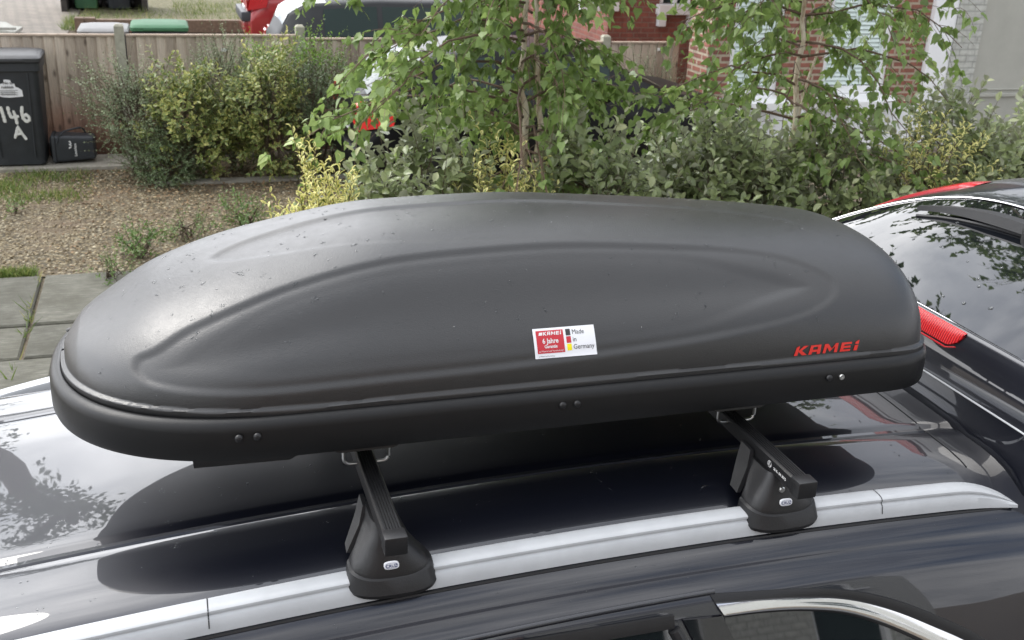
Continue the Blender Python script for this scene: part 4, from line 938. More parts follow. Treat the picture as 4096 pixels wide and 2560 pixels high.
def on_top(x, y):
    h_ = bvh.ray_cast(Vector((x, y, 3)), Vector((0, 0, -1))); return h_[0], h_[1]
def grid_patch(u0, u1, v0, v1, fn, n=(16, 8)):
    vs = [fn(u0+(u1-u0)*i/n[0], v0+(v1-v0)*j/n[1]) for i in range(n[0]+1) for j in range(n[1]+1)]
    return vs, [(i*(n[1]+1)+j, (i+1)*(n[1]+1)+j, (i+1)*(n[1]+1)+j+1, i*(n[1]+1)+j+1) for i in range(n[0]) for j in range(n[1])]
# red letters, drawn as the slanted block capitals of the photograph; u in 0..1 along, v in 0..1 up
LET = {'K': [[(0, 0), (.17, 0), (.28, 1.0), (.12, .86)], [(.17, .42), (.48, .96), (.70, .96), (.30, .38)], [(.17, .50), (.40, 0), (.64, 0), (.33, .56)]],
       'A': [[(0, 0), (.16, 0), (.27, .95), (.12, .95)], [(.41, 0), (.57, 0), (.63, .95), (.47, .95)], [(.25, .76), (.47, .76), (.49, .95), (.26, .95)], [(.18, .24), (.43, .24), (.46, .48), (.20, .48)]],
       'M': [[(0, 0), (.14, 0), (.25, .95), (.10, .95)], [(.56, 0), (.71, 0), (.78, .95), (.63, .95)], [(.12, .95), (.27, .95), (.45, .42), (.34, .12)], [(.34, .12), (.45, .42), (.66, .95), (.76, .95)]],
       'E': [[(0, 0), (.16, 0), (.26, .94), (.10, .94)], [(.14, 0), (.52, 0), (.54, .21), (.15, .21)], [(.17, .36), (.53, .36), (.55, .57), (.19, .57)], [(.22, .73), (.59, .73), (.61, .94), (.24, .94)]],
       'i': [[(0, 0), (.18, 0), (.24, .56), (.06, .56)], [(.08, .68), (.25, .68), (.29, 1.08), (.09, .88)]]}
def tri_poly(pts):      # fine grid over a four-sided stroke
    p = [Vector(q_) for q_ in pts]; n_ = 4; vs = []
    for i in range(n_+1):
        for j in range(n_+1):
            a_ = p[0].lerp(p[1], i/n_); b_ = p[3].lerp(p[2], i/n_); c_ = a_.lerp(b_, j/n_); vs.append((c_.x, c_.y, 0))
    return vs, [(i*(n_+1)+j, (i+1)*(n_+1)+j, (i+1)*(n_+1)+j+1, i*(n_+1)+j+1) for i in range(n_) for j in range(n_)]
def lettering(fn, x0, y0, sc_, sl=0):
    mb = MB(); cur = 0
    for ch, adv in (('K', .70), ('A', .70), ('M', .84), ('E', .69), ('i', .3)):
        for poly in LET[ch]:
            vs, fs = tri_poly([(cur+a, b) for a, b in poly]); mb.add([fn(x0+sc_[0]*p[0], y0+sc_[1]*p[1]) for p in vs], fs)
        cur += adv
    return mb
mb = lettering(lambda u, v_: on_lid(u, v_, .0011), 1.088, 1.9425, (.142/3.2, .0185)); # A with its notch
wb(mb, 'lettering', M['red_ink'], rb, under=lid)
# sticker
SXa, SXb, SZa, SZb = .575, .690, 1.9785, 2.0245
SL = 0.0
SQ = [Vector(on_lid(x, z, .0010)) for x, z in ((SXa, SZa), (SXb, SZa), (SXb, SZb), (SXa, SZb))]
SN = (SQ[1]-SQ[0]).cross(SQ[3]-SQ[0]).normalized(); SN = SN if SN.y < 0 else -SN
def stk(off):
    def fn(u, v_):
        b_ = SQ[0].lerp(SQ[1], u).lerp(SQ[3].lerp(SQ[2], u), v_); l_ = Vector(on_lid(b_.x, b_.z, .0008)); k = max(0, (l_-b_).dot(SN))
        return tuple(b_+SN*(k+off))
    return fn
mb = MB(); mb.add(*grid_patch(0, 1, 0, 1, stk(.0007))); stc = wb(mb, 'sticker', M['sticker_white'], rb, 60, under=lid)
mb = MB(); mb.add(*grid_patch(.045, .485, .16, .92, stk(.0010))); wb(mb, 'red_panel', M['sticker_red'], rb, 60, under=lid)
for nm, mt, a in (('black_square', 'ink_dark', .70), ('red_square', 'sticker_red', .45), ('yellow_square', 'sticker_yellow', .20)):
    mb = MB(); mb.add(*grid_patch(.525, .600, a, a+.22, stk(.0010), (3, 3))); wb(mb, nm, M[mt], rb, 60, under=lid)
mb = MB()
for s_, zb_ in (('Made', .735), ('in', .485), ('Germany', .235)):
    vs, fs = text_mesh(s_, .0105); mb.add([stk(.0012)(.625+p[0]/(SXb-SXa), zb_+p[1]/(SZb-SZa)) for p in vs], fs)
vs, fs = text_mesh('auf Material und Verarbeitung', .0024); mb.add([stk(.0012)(.06+p[0]/(SXb-SXa), .05+p[1]/(SZb-SZa)) for p in vs], fs)
wb(mb, 'print', M['ink_dark'], rb, under=lid)
mb = lettering(lambda u, v_: stk(.0013)(u, v_), .155, .755, (.30/3.2, .125))
for s_, zb_, sz in (('6 Jahre', .49, .0105), ('Garantie', .33, .0068), ('auf Material und Verarbeitung*', .205, .0037)):
    vs, fs = text_mesh(s_, sz, 'CENTER', sz > .005); mb.add([stk(.0013)(.265+p[0]/(SXb-SXa), zb_+p[1]/(SZb-SZa)) for p in vs], fs)
mb.add([stk(.0013)(a, b) for a, b in ((.085, .76), (.14, .76), (.155, .86), (.10, .86))], [(0, 1, 2, 3)])
wb(mb, 'print', M['ink_white'], rb, under=lid)
# rivets and lock on the base
for x in (.065, .094, .618, .645, 1.156):
    mb = MB(); mb.lathe([(.0068, .001), (.0068, -.0015), (.0058, -.0035), (.003, -.0048), (0, -.005)], (x, BC-.3505, 1.9015), 16, 'y'); wb(mb, 'rivet', M['plastic'], rb, 50)
mb = MB(); mb.lathe([(.0058, .001), (.0058, -.002), (.0052, -.003), (.002, -.003), (.0018, -.0015), (0, -.0015)], (1.183, BC-.3505, 1.9013), 18, 'y'); wb(mb, 'lock', M['zinc'], rb, 40)
for y in (2.03, 1.99):   # two rivets at the nose
    mb = MB(); mb.lathe([(.0068, .0), (.0058, .0035), (.003, .0048), (0, .005)], (-.213, y, 1.936), 14, 'z'); wb(mb, 'rivet', M['plastic'], rb, 50)
# clamp plates and U bolts round the bars
for bx_ in (.283, 1.010):
    for yy in (1.667, 2.213):
        mb = MB(); mb.prism([(bx_-.055, yy-.012, 1.822), (bx_-.045, yy-.014, 1.820), (bx_+.045, yy-.014, 1.820), (bx_+.055, yy-.012, 1.822), (bx_+.055, yy-.012, 1.829), (bx_-.055, yy-.012, 1.829)], (0, .03, 0)); cp = wb(mb, 'clamp_plate', M['plastic'], rb, 40)
        mb = MB(); pts = [(bx_-.040, yy-.004, 1.83), (bx_-.040, yy-.006, 1.800)]+[(bx_-.040+.012*(1-cos(a)), yy-.006, 1.800-.012*sin(a)-.012) for a in np.linspace(0, pi/2, 6)]
        pts = [(bx_-.040, yy-.004, 1.83), (bx_-.040, yy-.004, 1.803)]+[(bx_-.040+.012*(1-cos(a)), yy-.004, 1.803-.012*sin(a)) for a in np.linspace(.2, pi/2, 5)]
        pts += [(2*bx_-p[0], p[1], p[2]) for p in reversed(pts)]
        mb.tube(pts, .0032, 8); wb(mb, 'u_bolt', M['zinc'], rb, 50)
# rain drops left on the lid and on the car roof
def drops(name, pts, parent, root):
    mb = MB()
    for (p, n_, r_) in pts:
        n_ = Vector(n_); n_ = n_ if n_.z > 0 or abs(n_.z) < .3 else -n_; t1 = n_.orthogonal().normalized(); t2 = n_.cross(t1); k = random.uniform(0, 6); t1, t2 = t1*cos(k)+t2*sin(k), t2*cos(k)-t1*sin(k); sx = random.uniform(.7, 1.5)
        rings = [[Vector(p)+t1*(r_*c*cos(2*pi*j/7)*sx)+t2*(r_*c*sin(2*pi*j/7))+n_*(r_*hh) for j in range(7)] for c, hh in ((1, -.05), (.85, .22), (.4, .38))]
        mb.loft(rings, cap0=False)
    o = wb(mb, name, M['water'], root, 80, under=parent); o['kind'] = 'stuff'; o['label'] = 'scattered rain drops'; return o
pl = []
for _ in range(380):
    x, y = random.uniform(-.15, 1.3), BC+random.uniform(-.99, .6)*.31; h_ = on_top(x, y)
    if h_[0] is None: continue
    for k in range(random.choice((1, 1, 2, 4, 5))):
        a = on_top(x+random.gauss(0, .003), y+random.gauss(0, .003)) if k else h_
        if a[0] is not None: n_ = a[1] if a[1].z > 0 else -a[1]; pl.append((a[0], n_, random.uniform(.0008, .0021)))
drops('rain_drops', pl, lid, rb)
pl = []
for _ in range(170):
    x, d_ = random.uniform(-.4, 1.45), -random.uniform(.12, .47); p = roof_pt(x, d_, .0003)
    for k in range(random.choice((1, 1, 3, 5))): q_ = roof_pt(x+random.gauss(0, .004), d_+random.gauss(0, .004), .0002); pl.append((q_, (0, 0, 1), random.uniform(.0006, .0018)))
for _ in range(60):
    x = random.uniform(.1, 1.5); d_ = -random.uniform(.545, .57); q_ = roof_pt(x, d_, .0004); pl.append((q_, (0, -.8, .6), random.uniform(.0006, .0014)))
drops('rain_drops', pl, body, suv)
pl = []
for _ in range(22):
    y = random.uniform(1.55, 2.25); X_ = random.uniform(1.68, 1.98); q_ = tg(X_, 1.8712+(X_-1.661)*.4697+.001+.004*sin(pi*(X_-1.661)/.369), y); pl.append((q_, (-.42, 0, .9), random.uniform(.002, .0055)))
drops('rain_drops', pl, tgate, suv)

# ================================================================== PLANTS
def leaf_mat(name, c1, c2, edge=None, ew=.5, back=None, rough=.42, trans=.25, c3=None):
    q = Mat(name); at = q.n('ShaderNodeAttribute', attribute_name='tone'); ed = q.n('ShaderNodeAttribute', attribute_name='edge')
    stops = [(.0, c1), (.75, c2), (1.0, c3 or c2)]
    col = q.ramp(at.outputs['Fac'], stops)
    nz = q.noise(q.co(), 38, 4, .7); col = q.mix(.6, col, q.ramp(nz, [(.3, (.72, .74, .7)), (.7, (1.25, 1.22, 1.2))]), 'MULTIPLY')
    if edge:
        v_ = q.math('ADD', ed.outputs['Fac'], q.math('MULTIPLY', q.math('SUBTRACT', nz, .5), 1.1))
        v_ = q.math('ADD', v_, q.math('MULTIPLY', q.math('SUBTRACT', at.outputs['Fac'], .5), .35))
        col = q.mix(q.ramp(v_, [(ew, (0, 0, 0)), (ew+.08, (1, 1, 1))]), col, edge)
    if back:
        g = q.n('ShaderNodeNewGeometry'); col = q.mix(g.outputs['Backfacing'], col, back)
    q.color(col); q.set(Roughness=rough, Specular_IOR_Level=.5)
    tr = q.n('ShaderNodeBsdfTranslucent'); q.l(col, tr.inputs[0]); mx = q.n('ShaderNodeMixShader'); mx.inputs[0].default_value = trans
    q.l(q.b.outputs[0], mx.inputs[1]); q.l(tr.outputs[0], mx.inputs[2]); q.l(mx.outputs[0], q.t.nodes['Material Output'].inputs[0])
    return q.m
LEAFT = {
 'oval': (np.array([(0, 0, 0), (-.36, .22, .10), (0, .25, 0), (.36, .22, .10), (-.5, .55, .14), (0, .58, .02), (.5, .55, .14), (-.3, .82, .02), (.3, .82, .02), (0, 1, -.12)]), [(0, 2, 1), (0, 3, 2), (1, 2, 5, 4), (2, 3, 6, 5), (4, 5, 7), (5, 6, 8), (7, 5, 9), (5, 8, 9)], [0.6, 1, 0, 1, 1, 0, 1, 1, 1, 1]),
 'heart': (np.array([(0, 0, 0), (-.36, -.04, .03), (-.5, .24, .06), (0, .30, 0), (.5, .24, .06), (.36, -.04, .03), (-.22, .62, .02), (.22, .62, .02), (0, 1, -.08)]), [(0, 3, 2, 1), (0, 5, 4, 3), (2, 3, 6), (3, 4, 7), (6, 3, 8), (3, 7, 8)], [0, 1, 1, 0, 1, 1, 1, 1, 1]),
 'small': (np.array([(0, 0, 0), (-.5, .5, .08), (0, .52, 0), (.5, .5, .08), (0, 1, -.05)]), [(0, 2, 1), (0, 3, 2), (1, 2, 4), (2, 3, 4)], [0, 1, 0, 1, 1]),
 'blade': (np.array([(-.5, 0, 0), (.5, 0, 0), (-.38, .5, .02), (.38, .5, .02), (0, 1, -.25)]), [(0, 1, 3, 2), (2, 3, 4)], [1, 1, .5, .5, 1]),
}
def leaves(name, P, D, N, Ln, Wd, kind, mat, parent=None, tone=None):
    P = np.asarray(P, float); D = np.asarray(D, float); N = np.asarray(N, float); n = len(P)
    T, F, E_ = LEAFT[kind]; k = len(T)
    D /= np.linalg.norm(D, axis=1, keepdims=True)+1e-9; X_ = np.cross(D, N); X_ /= np.linalg.norm(X_, axis=1, keepdims=True)+1e-9; N2 = np.cross(X_, D)
    Ln = np.broadcast_to(Ln, (n,)); Wd = np.broadcast_to(Wd, (n,))
    curl = RNG.uniform(.2, 1.3, n)
    V = P[:, None]+X_[:, None]*(T[None, :, 0, None]*Wd[:, None, None])+D[:, None]*(T[None, :, 1, None]*Ln[:, None, None])+N2[:, None]*(T[None, :, 2, None]*(Ln*curl)[:, None, None])
    V = V.reshape(-1, 3); me = bpy.data.meshes.new(name); loops = []; starts = []; tot = []; b = 0
    fl = [i for f in F for i in f]; idx = (np.arange(n)[:, None]*k+np.array(fl)[None]).ravel(); sizes = np.tile([len(f) for f in F], n); st = np.concatenate([[0], np.cumsum(sizes)[:-1]])
    me.vertices.add(len(V)); me.vertices.foreach_set('co', V.ravel()); me.loops.add(len(idx)); me.loops.foreach_set('vertex_index', idx); me.polygons.add(len(sizes)); me.polygons.foreach_set('loop_start', st); me.polygons.foreach_set('loop_total', sizes)
    me.polygons.foreach_set('use_smooth', np.ones(len(sizes), bool)); me.update(calc_edges=True); me.validate()
    a = me.attributes.new('tone', 'FLOAT', 'POINT'); tn = RNG.random(n) if tone is None else tone; a.data.foreach_set('value', np.repeat(tn, k))
    a = me.attributes.new('edge', 'FLOAT', 'POINT'); a.data.foreach_set('value', np.tile(E_, n).astype(float))
    me.materials.append(mat); o = bpy.data.objects.new(name, me); COL.objects.link(o)
    if parent: o.parent = parent; me.transform(Matrix.Translation(-Vector(parent.location)))
    return o
def unit(v): return v/(np.linalg.norm(v)+1e-9)
M['bark'] = plain('shrub_bark', (.10, .075, .05), .85, 0, .3, 40)
M['silver_green'] = leaf_mat('silver_green_leaf', (.095, .13, .05), (.25, .30, .13), (.34, .37, .21), 1.05, (.38, .40, .28), .30, .22, (.46, .48, .27))
M['gold'] = leaf_mat('gold_edged_leaf', (.08, .14, .03), (.18, .27, .07), (.78, .72, .28), .36, None, .45, .25, (.14, .2, .05))
M['gold2'] = leaf_mat('gold_splashed_leaf', (.07, .12, .03), (.18, .25, .07), (.62, .58, .19), .80, None, .38, .25, (.56, .55, .18))
M['grey_small'] = leaf_mat('grey_green_leaf', (.11, .15, .08), (.24, .30, .17), None, .5, None, .5, .3, (.42, .46, .28))
M['dark_small'] = leaf_mat('dark_green_leaf', (.06, .095, .04), (.14, .20, .09), None, .5, None, .4, .2, (.20, .26, .13))
M['bright'] = leaf_mat('bright_green_leaf', (.08, .18, .02), (.18, .32, .04), None, .5, None, .4, .4, (.32, .45, .08))
M['birch'] = leaf_mat('birch_leaf', (.12, .185, .05), (.26, .37, .11), None, .5, None, .34, .42, (.50, .60, .22))
M['weed'] = leaf_mat('weed_leaf', (.06, .12, .025), (.13, .22, .05), None, .5, None, .5, .3, (.22, .3, .10))
M['grass'] = leaf_mat('grass_blade', (.07, .12, .02), (.19, .26, .06), None, .5, None, .55, .3, (.42, .38, .16))
M['litter'] = leaf_mat('leaf_litter', (.10, .058, .028), (.24, .15, .075), None, .5, None, .8, .1, (.42, .33, .19))
def shrub(label, cx, cy, rx, ry, z0, z1, nsh, leafl, leafw, kind, mat, nl=9, sl=.22, cat_='shrub', name='shrub', group=None, seed=1, upb=.5, fill=(.5, .98), stems=7, lump=.25, jit=.35):
    rg = np.random.default_rng(seed); t = thing(name, label, cat_, (cx, cy, 0), group)
    c = np.array([cx, cy, (z0+z1)/2]); r = np.array([rx, ry, (z1-z0)/2]); P = []; D = []; N = []; L = []; TN = []
    K = unit_dirs = rg.normal(size=(7, 3)); tw = MB()
    for s_ in range(nsh):
        d = unit(rg.normal(size=3)*np.array([1, 1, .9])+np.array([0, 0, .15]))
        lf = 1+lump*np.sin(3.1*d @ K[0]+s_*0)+lump*.6*np.sin(5.3*d @ K[1]+1)
        p = c+d*r*lf*rg.uniform(*fill)**.6
        if p[2] < .02: continue
        sd_ = unit(d*.75+np.array([0, 0, upb])+rg.normal(size=3)*jit); ln = sl*rg.uniform(.6, 1.3)
        az0 = rg.uniform(0, 6.28); a = unit(np.cross(sd_, [.3, .1, 1])); b = np.cross(sd_, a); stone_ = rg.random()
        bend = rg.normal(size=3)*.25
        pts = []
        for k in range(nl):
            f = (k+.5)/nl; q_ = p+sd_*ln*f+bend*ln*f*f*.5; pts.append(q_); az = az0+k*2.4; rad = a*cos(az)+b*sin(az)
            ld = unit(sd_*(.35+.75*f)+rad*.95+rg.normal(size=3)*.15); nn = unit(sd_-ld*(sd_ @ ld)+rg.normal(size=3)*.35+np.array([0, 0, .25]))
            P.append(q_); D.append(ld); N.append(nn); L.append(leafl*rg.uniform(.6, 1.2)*(1-.35*f)); TN.append(min(1, max(0, stone_*.55+rg.random()*.35+.18*f)))
        if nl >= 5 and s_ % 2 == 0: tw.tube([p-sd_*ln*.6, p, pts[-1]], [.0035, .0028, .0012], 3, False)
    for k in range(stems):
        d = unit(rg.normal(size=3)*np.array([1, 1, .2])+np.array([0, 0, 1.1])); e_ = c+d*r*.75; b0 = np.array([cx+rg.normal()*rx*.15, cy+rg.normal()*ry*.15, -.02])
        mid = (b0+e_)/2+rg.normal(size=3)*.04; tw.tube([b0, mid, e_], [.014, .010, .005], 5, False)
    wb(tw, 'stems', M['bark'], t)
    L = np.array(L); leaves('foliage', P, D, N, L, L*leafw/leafl, kind, mat, t, np.array(TN)); return t
# border along the fence
shrub('sparse grey-green small-leaved shrub nearest the food caddy, branches against the fence', -.33, 11.1, .40, .28, .20, 1.02, 800, .028, .017, 'small', M['grey_small'], 12, .24, seed=11, lump=.35, jit=.5)
shrub('low dark green feathery shrub at the left foot of the fence border', -.08, 10.75, .32, .25, -.1, .48, 700, .032, .013, 'small', M['dark_small'], 14, .18, seed=12)
shrub('yellow and green variegated shrub second from the left in the fence border', .16, 10.85, .35, .28, .02, 1.02, 400, .072, .031, 'oval', M['gold2'], 9, .2, seed=13)
shrub('grey-green feathery shrub standing between the two yellow variegated shrubs', .55, 11.15, .34, .3, .0, 1.12, 950, .030, .015, 'small', M['grey_small'], 13, .22, seed=14)
shrub('bright green shrub rising behind the yellow shrubs against the fence', .92, 11.5, .30, .2, .4, 1.13, 230, .045, .022, 'small', M['bright'], 10, .2, seed=15)
shrub('yellow variegated shrub with bright hanging shoots right of the feathery grey shrub', .88, 10.8, .33, .28, .04, 1.12, 380, .072, .029, 'oval', M['gold2'], 9, .22, seed=16, lump=.3)
shrub('dense dark grey-green small-leaved shrub at the right end of the fence border', 1.42, 11.0, .40, .35, -.05, 1.12, 1200, .027, .016, 'small', M['dark_small'], 13, .2, seed=17)
shrub('bright green leafy shrub top showing over the dark small-leaved shrub by the fence', 1.50, 11.55, .26, .2, .6, 1.24, 170, .045, .022, 'small', M['bright'], 10, .2, seed=18)
shrub('pale green small shrub against the fence beside the brick bay window', 5.35, 11.5, .45, .3, .0, .92, 420, .026, .014, 'small', M['grey_small'], 12, .24, seed=19)
# hedge between the drives
shrub('gold-edged shrub left of all the silver-leaved hedge shrubs', .61, 4.62, .22, .27, .2, 1.46, 520, .052, .018, 'oval', M['gold'], 13, .2, seed=21, upb=1.3, lump=.12)
shrub('silver green broad-leaved hedge shrub right of the first gold-edged shrub', 1.05, 4.85, .36, .38, .1, 1.66, 420, .078, .044, 'oval', M['silver_green'], 9, .2, seed=22, lump=.12)
shrub('gold-edged shrub in front of the left birch, poking above the hedge', 1.40, 4.72, .22, .26, .3, 1.56, 360, .050, .018, 'oval', M['gold'], 11, .22, seed=23, upb=1.2, lump=.15)
shrub('silver green hedge shrub just right of the left birch trunk', 2.02, 4.9, .45, .4, .1, 1.60, 520, .078, .044, 'oval', M['silver_green'], 9, .2, seed=24, lump=.12)
shrub('tall silver green hedge shrub in front of the black hatchback bonnet', 2.72, 4.95, .46, .42, .1, 1.71, 620, .078, .044, 'oval', M['silver_green'], 9, .22, seed=25, lump=.12)
shrub('dark silver green hedge shrub at the foot of the right birch', 3.42, 4.95, .44, .40, .1, 1.58, 560, .078, .044, 'oval', M['silver_green'], 9, .2, seed=26, lump=.12)
shrub('gold-edged shrub between two silver shrubs at the right end of the hedge', 3.90, 4.78, .24, .22, .5, 1.66, 170, .05, .015, 'oval', M['gold'], 11, .18, seed=27, upb=1.0)
shrub('silver green hedge shrub below the white pilaster, with long upright shoots', 4.35, 5.0, .50, .42, .1, 1.70, 640, .076, .043, 'oval', M['silver_green'], 9, .26, seed=28, lump=.15, jit=.5)
shrub('silver green hedge shrub at the right edge above the open tailgate', 5.15, 5.1, .50, .42, .1, 1.72, 480, .076, .043, 'oval', M['silver_green'], 9, .22, seed=29, lump=.12)
shrub('darker silver green shrub in the second row of the hedge', 3.0, 5.55, .6, .35, .1, 1.52, 420, .076, .043, 'oval', M['silver_green'], 9, .22, seed=30)

q = Mat('birch_bark'); v = q.co(scale=(1, 1, .35)); q.color(q.ramp(q.noise(v, 26, 7, .7), [(.3, (.25, .16, .10)), (.40, (.55, .42, .30)), (.55, (.76, .66, .53)), (.8, (.84, .78, .68))])); q.set(Roughness=.75); q.bump(q.noise(v, 60, 4), .5, .006); M['birch_bark'] = q.m
M['twig'] = plain('birch_twig', (.12, .075, .05), .7, 0, .2)
def birch(label, base, trunks, cx, spread, z0, z1, nlimb, ntw, nlf, seed, dens=lambda d: 1, leafl=.052, clear=(0, 0)):
    rg = np.random.default_rng(seed); t = thing('birch_tree', label, 'tree', base)
    tr = MB()
    for pts, r0 in trunks:
        P_ = [Vector(p) for p in pts]; fine = []
        for a, b in zip(P_[:-1], P_[1:]):
            for k in range(4): fine.append(a.lerp(b, k/4)+Vector((rg.normal()*.006, rg.normal()*.006, 0)))
        fine.append(P_[-1]); n_ = len(fine); tr.tube(fine, [r0*(1-.75*(i/(n_-1)))*rg.uniform(.92, 1.08) for i in range(n_)], 10)
    wb(tr, 'trunk', M['birch_bark'], t, 60)
    lb = MB(); P = []; D = []; N = []; L = []; TN = []
    main = trunks[0][0]
    for i in range(nlimb):
        f = (i+rg.random())/nlimb; z = z0+(z1-z0)*f; tp = np.array([np.interp(z, [p[2] for p in main], [p[a_] for p in main]) for a_ in (0, 1)]+[z])
        az = i*2.4+rg.normal()*.4; d = np.array([cos(az), sin(az)*.8, 0]); ln = spread*(1-.45*f)*rg.uniform(.65, 1.1)*dens(d)
        up = rg.uniform(.05, .55); pts = []
        for k in range(7):
            g_ = k/6; pts.append(tp+d*ln*g_+np.array([0, 0, up*ln*g_-(.55*ln)*g_**2.2])+rg.normal(size=3)*.012)
        lb.tube(pts, [.0075*(1-f*.4)*(1-.85*k/6)+.001 for k in range(7)], 5, False)
        for j in range(ntw):
            g_ = rg.uniform(.12, 1); k = min(5, int(g_*6)); s0 = pts[k]+(pts[k+1]-pts[k])*(g_*6-k); td = unit(d*.6+rg.normal(size=3)*np.array([.75, .75, .4])+np.array([0, 0, -.15])); tl = rg.uniform(.12, .34); tn_ = rg.random()
            tp_ = [s0+td*tl*h_+np.array([0, 0, -.45*tl])*h_**2 for h_ in np.linspace(0, 1, 5)]
            lb.tube(tp_, [.0022, .0019, .0016, .0012, .0008], 3, False)
            for q_ in range(nlf):
                h_ = rg.uniform(.1, 1); p = s0+td*tl*h_+np.array([0, 0, -.45*tl])*h_**2
                if p[1] < tp[1]+.03 and p[2] > 1.35 and abs(p[0]*tp[1]/max(.1, p[1])-clear[0]) < clear[1]*rg.uniform(.5, 1.3): continue
                ld = unit(np.array([0, 0, -.9])+td*.35+rg.normal(size=3)*.55); nn = unit(rg.normal(size=3)+np.array([0, -.35, .45]))
                P.append(p+ld*.012); D.append(ld); N.append(nn); L.append(leafl*rg.uniform(.55, 1.15)); TN.append(min(1, tn_*.5+rg.random()*.5))
    wb(lb, 'limbs', M['twig'], t, 60)
    L = np.array(L); leaves('crown', P, D, N, L, L*.80, 'heart', M['birch'], t, np.array(TN)); return t
birch('left birch with twin pale trunks in front of the black hatchback', (1.75, 5.2, 0), [([(1.75, 5.2, -.02), (1.735, 5.2, 1.2), (1.715, 5.2, 1.71), (1.69, 5.2, 1.9), (1.705, 5.2, 2.3), (1.72, 5.22, 3.2), (1.74, 5.25, 5.6)], .022), ([(1.90, 5.3, -.02), (1.845, 5.28, 1.4), (1.815, 5.26, 1.7), (1.785, 5.25, 2.0), (1.755, 5.27, 2.4), (1.9, 5.4, 3.2), (2.05, 5.5, 3.9)], .020)],
      1.7, 1.18, 1.22, 5.4, 104, 19, 11, 51, leafl=.058, clear=(1.745, .085), dens=lambda d: 1.0 if d[0] < 0 else .55)
birch('right birch with a slim brown trunk in front of the brick bay window', (3.36, 5.25, 0), [([(3.37, 5.25, -.02), (3.335, 5.25, 1.39), (3.30, 5.25, 1.83), (3.28, 5.25, 2.28), (3.27, 5.25, 3.2), (3.3, 5.25, 6.0)], .022), ([(3.42, 5.3, -.02), (3.38, 5.28, 1.35), (3.36, 5.28, 1.6), (3.45, 5.3, 2.1), (3.6, 5.35, 2.9)], .014)],
      3.3, 1.12, 1.42, 5.8, 104, 15, 9, 52, leafl=.057, clear=(3.30, .06), dens=lambda d: 1.0 if d[0] > 0 else .72)
# tall tree to the left, seen mirrored in the car roof
rg = np.random.default_rng(5)
def big_tree(label, bx_, by_, h_, spread, seed, leaf=.27):
    rg = np.random.default_rng(seed); t = thing('tall_tree', label, 'tree', (bx_, by_, 0)); tr = MB(); P = []; D = []; N = []
    tr.tube([(bx_, by_, -.1), (bx_+.5, by_, h_*.35), (bx_+1.6, by_, h_*.7), (bx_+2.6, by_, h_)], [.75, .62, .42, .10], 12)
    for i in range(13):
        f = rg.uniform(.25, 1); az = rg.uniform(0, 6.28); ln = spread*(1.15-f*.8)*rg.uniform(.6, 1.1); s0 = np.array([bx_+2.6*f**1.3, by_, h_*f]); d = np.array([cos(az), sin(az), .35])
        pts = [s0+d*ln*g_ for g_ in (0, .35, .7, 1)]; tr.tube(pts, [.22, .16, .10, .04], 6)
        for j in range(9):
            c0 = s0+d*ln*rg.uniform(.4, 1.1)+rg.normal(size=3)*.35
            for k in range(55): P.append(c0+rg.normal(size=3)*.36); D.append(rg.normal(size=3)); N.append(rg.normal(size=3))
    wb(tr, 'trunk', M['twig'], t, 60); leaves('crown', P, D, N, leaf, leaf*.55, 'small', M['dark_small'], t)
big_tree('tall dark tree left of the view, mirrored in the front of the car roof', -8.3, 24, 16, 3.6, 3)
# weeds and grass
def weed(label, x, y, r, h_, n, seed, mat='weed', leafl=.05): return shrub(label, x, y, r, r, -.02, h_, n, leafl, leafl*.34, 'small', M[mat], 8, .13, cat_='weed', name='weed', seed=seed, stems=3, fill=(.2, 1))
weed('pale green weed on the gravel left of the box nose', -.30, 8.45, .16, .20, 60, 61)
weed('small leafy weed in the gravel, second from the left', .06, 8.85, .20, .16, 60, 62, leafl=.035)
weed('third weed on the gravel, just left of the gold-edged shrub', .55, 9.0, .22, .26, 80, 63)
weed('low weed at the edge of the stone paving behind the box nose', -.46, 7.95, .17, .10, 50, 64, leafl=.035)
weed('flat pale weed at the far left of the gravel', -1.35, 9.85, .12, .05, 22, 65)
def grass(label, regions, n, h_, seed):
    rg = np.random.default_rng(seed); P = []; L = []; 
    for _ in range(n):
        x0, x1, y0, y1 = regions[rg.integers(len(regions))]; x = rg.uniform(x0, x1); y = rg.uniform(y0, y1)
        if sin(x*5.1+1)*sin(y*6.3)+rg.normal()*.45 < -.05: continue
        P.append((x, y, -.005)); L.append(h_*rg.uniform(.4, 1.3))
    n_ = len(P); D = rg.normal(size=(n_, 3))*np.array([.55, .55, .1])+np.array([0, 0, 1]); N = rg.normal(size=(n_, 3))
    o = leaves('grass', P, D, N, np.array(L), .008, 'blade', M['grass']); return tag(o, label, 'grass', None, 'stuff')
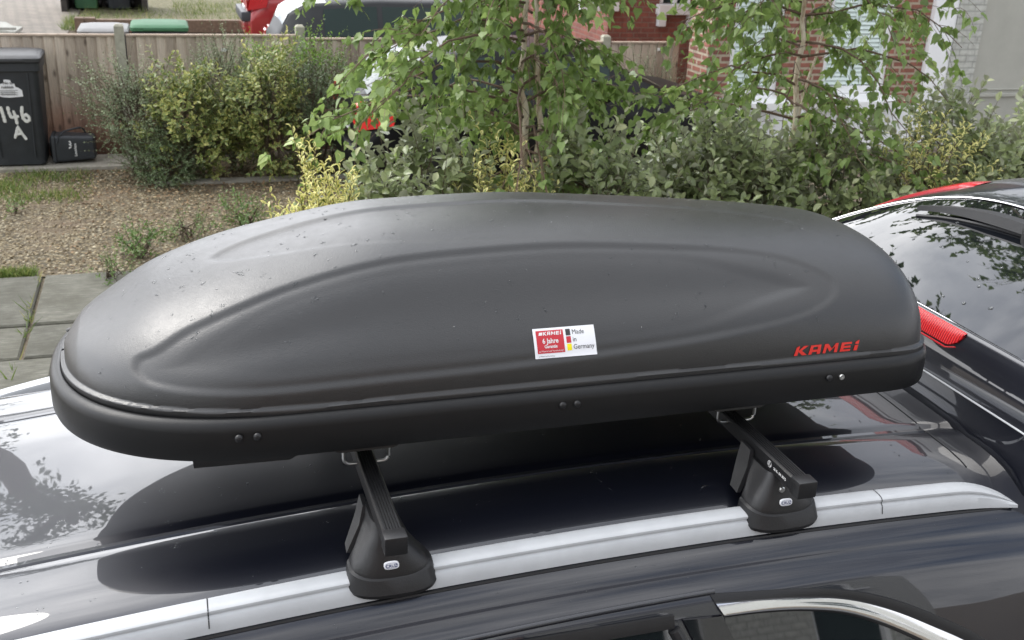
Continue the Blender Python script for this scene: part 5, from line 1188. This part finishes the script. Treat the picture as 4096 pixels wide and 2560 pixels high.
grass('patchy green and straw grass in front of the bin and at the paving edge', [(-3.2, -1.15, 10.6, 11.36), (-2.6, -.75, 10.1, 11.3), (-2.6, -.85, 10.2, 11.2), (-2.6, -.95, 10.3, 11.0), (-1.7, -1.05, 8.1, 8.22)], 8500, .075, 71)
grass('tufts of grass between the paving slabs and on the drive', [(-1.02, -.97, 6.2, 8.1), (-1.6, -1.1, 6.0, 6.9), (-2.5, -1.4, 9.2, 9.7)], 260, .11, 72)
grass('long dry grass on the far lawn beyond the fence', [(-1.7, 4, 23, 26), (-1.9, -1.3, 22.7, 24.5), (.2, 3, 25.5, 28)], 5000, .22, 73)
P = []; 
for _ in range(2600):
    x = random.uniform(-1.0, 2.4); y = random.gauss(10.7, .55) if random.random() < .6 else random.uniform(8.2, 11.5)
    if 8.1 < y < 11.9: P.append((x, y, random.uniform(.006, .02)))
n_ = len(P); tag(leaves('leaf_litter', P, RNG.normal(size=(n_, 3))*np.array([1, 1, .15]), RNG.normal(size=(n_, 3))*.4+np.array([0, 0, 1]), RNG.uniform(.02, .045, n_), .02, 'small', M['litter']), 'fallen brown leaves scattered over the gravel and under the shrubs', 'leaf litter', None, 'stuff')
P = []
for _ in range(5200):
    P.append((random.uniform(-2.4, 4.5), random.uniform(8.12, 11.3), .002))
mb = MB()
for (x, y, z) in P:
    r_ = random.uniform(.006, .017); a0 = random.uniform(0, 6.3); sq = random.uniform(.6, 1)
    base = [(x+r_*cos(a0+2*pi*k/5), y+r_*sq*sin(a0+2*pi*k/5), z) for k in range(5)]; topp = [(x+r_*.6*cos(a0+2*pi*k/5), y+r_*.6*sq*sin(a0+2*pi*k/5), z+r_*.7) for k in range(5)]
    mb.loft([base, topp], cap0=False)
q = Mat('loose_stones'); v = q.co(); q.color(q.ramp(q.noise(v, 30, 1), [(.3, (.085, .066, .038)), (.5, (.24, .185, .11)), (.7, (.50, .44, .32))])); q.set(Roughness=.85)
tag(mb.build('gravel', q.m), 'loose tan and grey stones lying on the gravel drive', 'gravel', None, 'stuff')
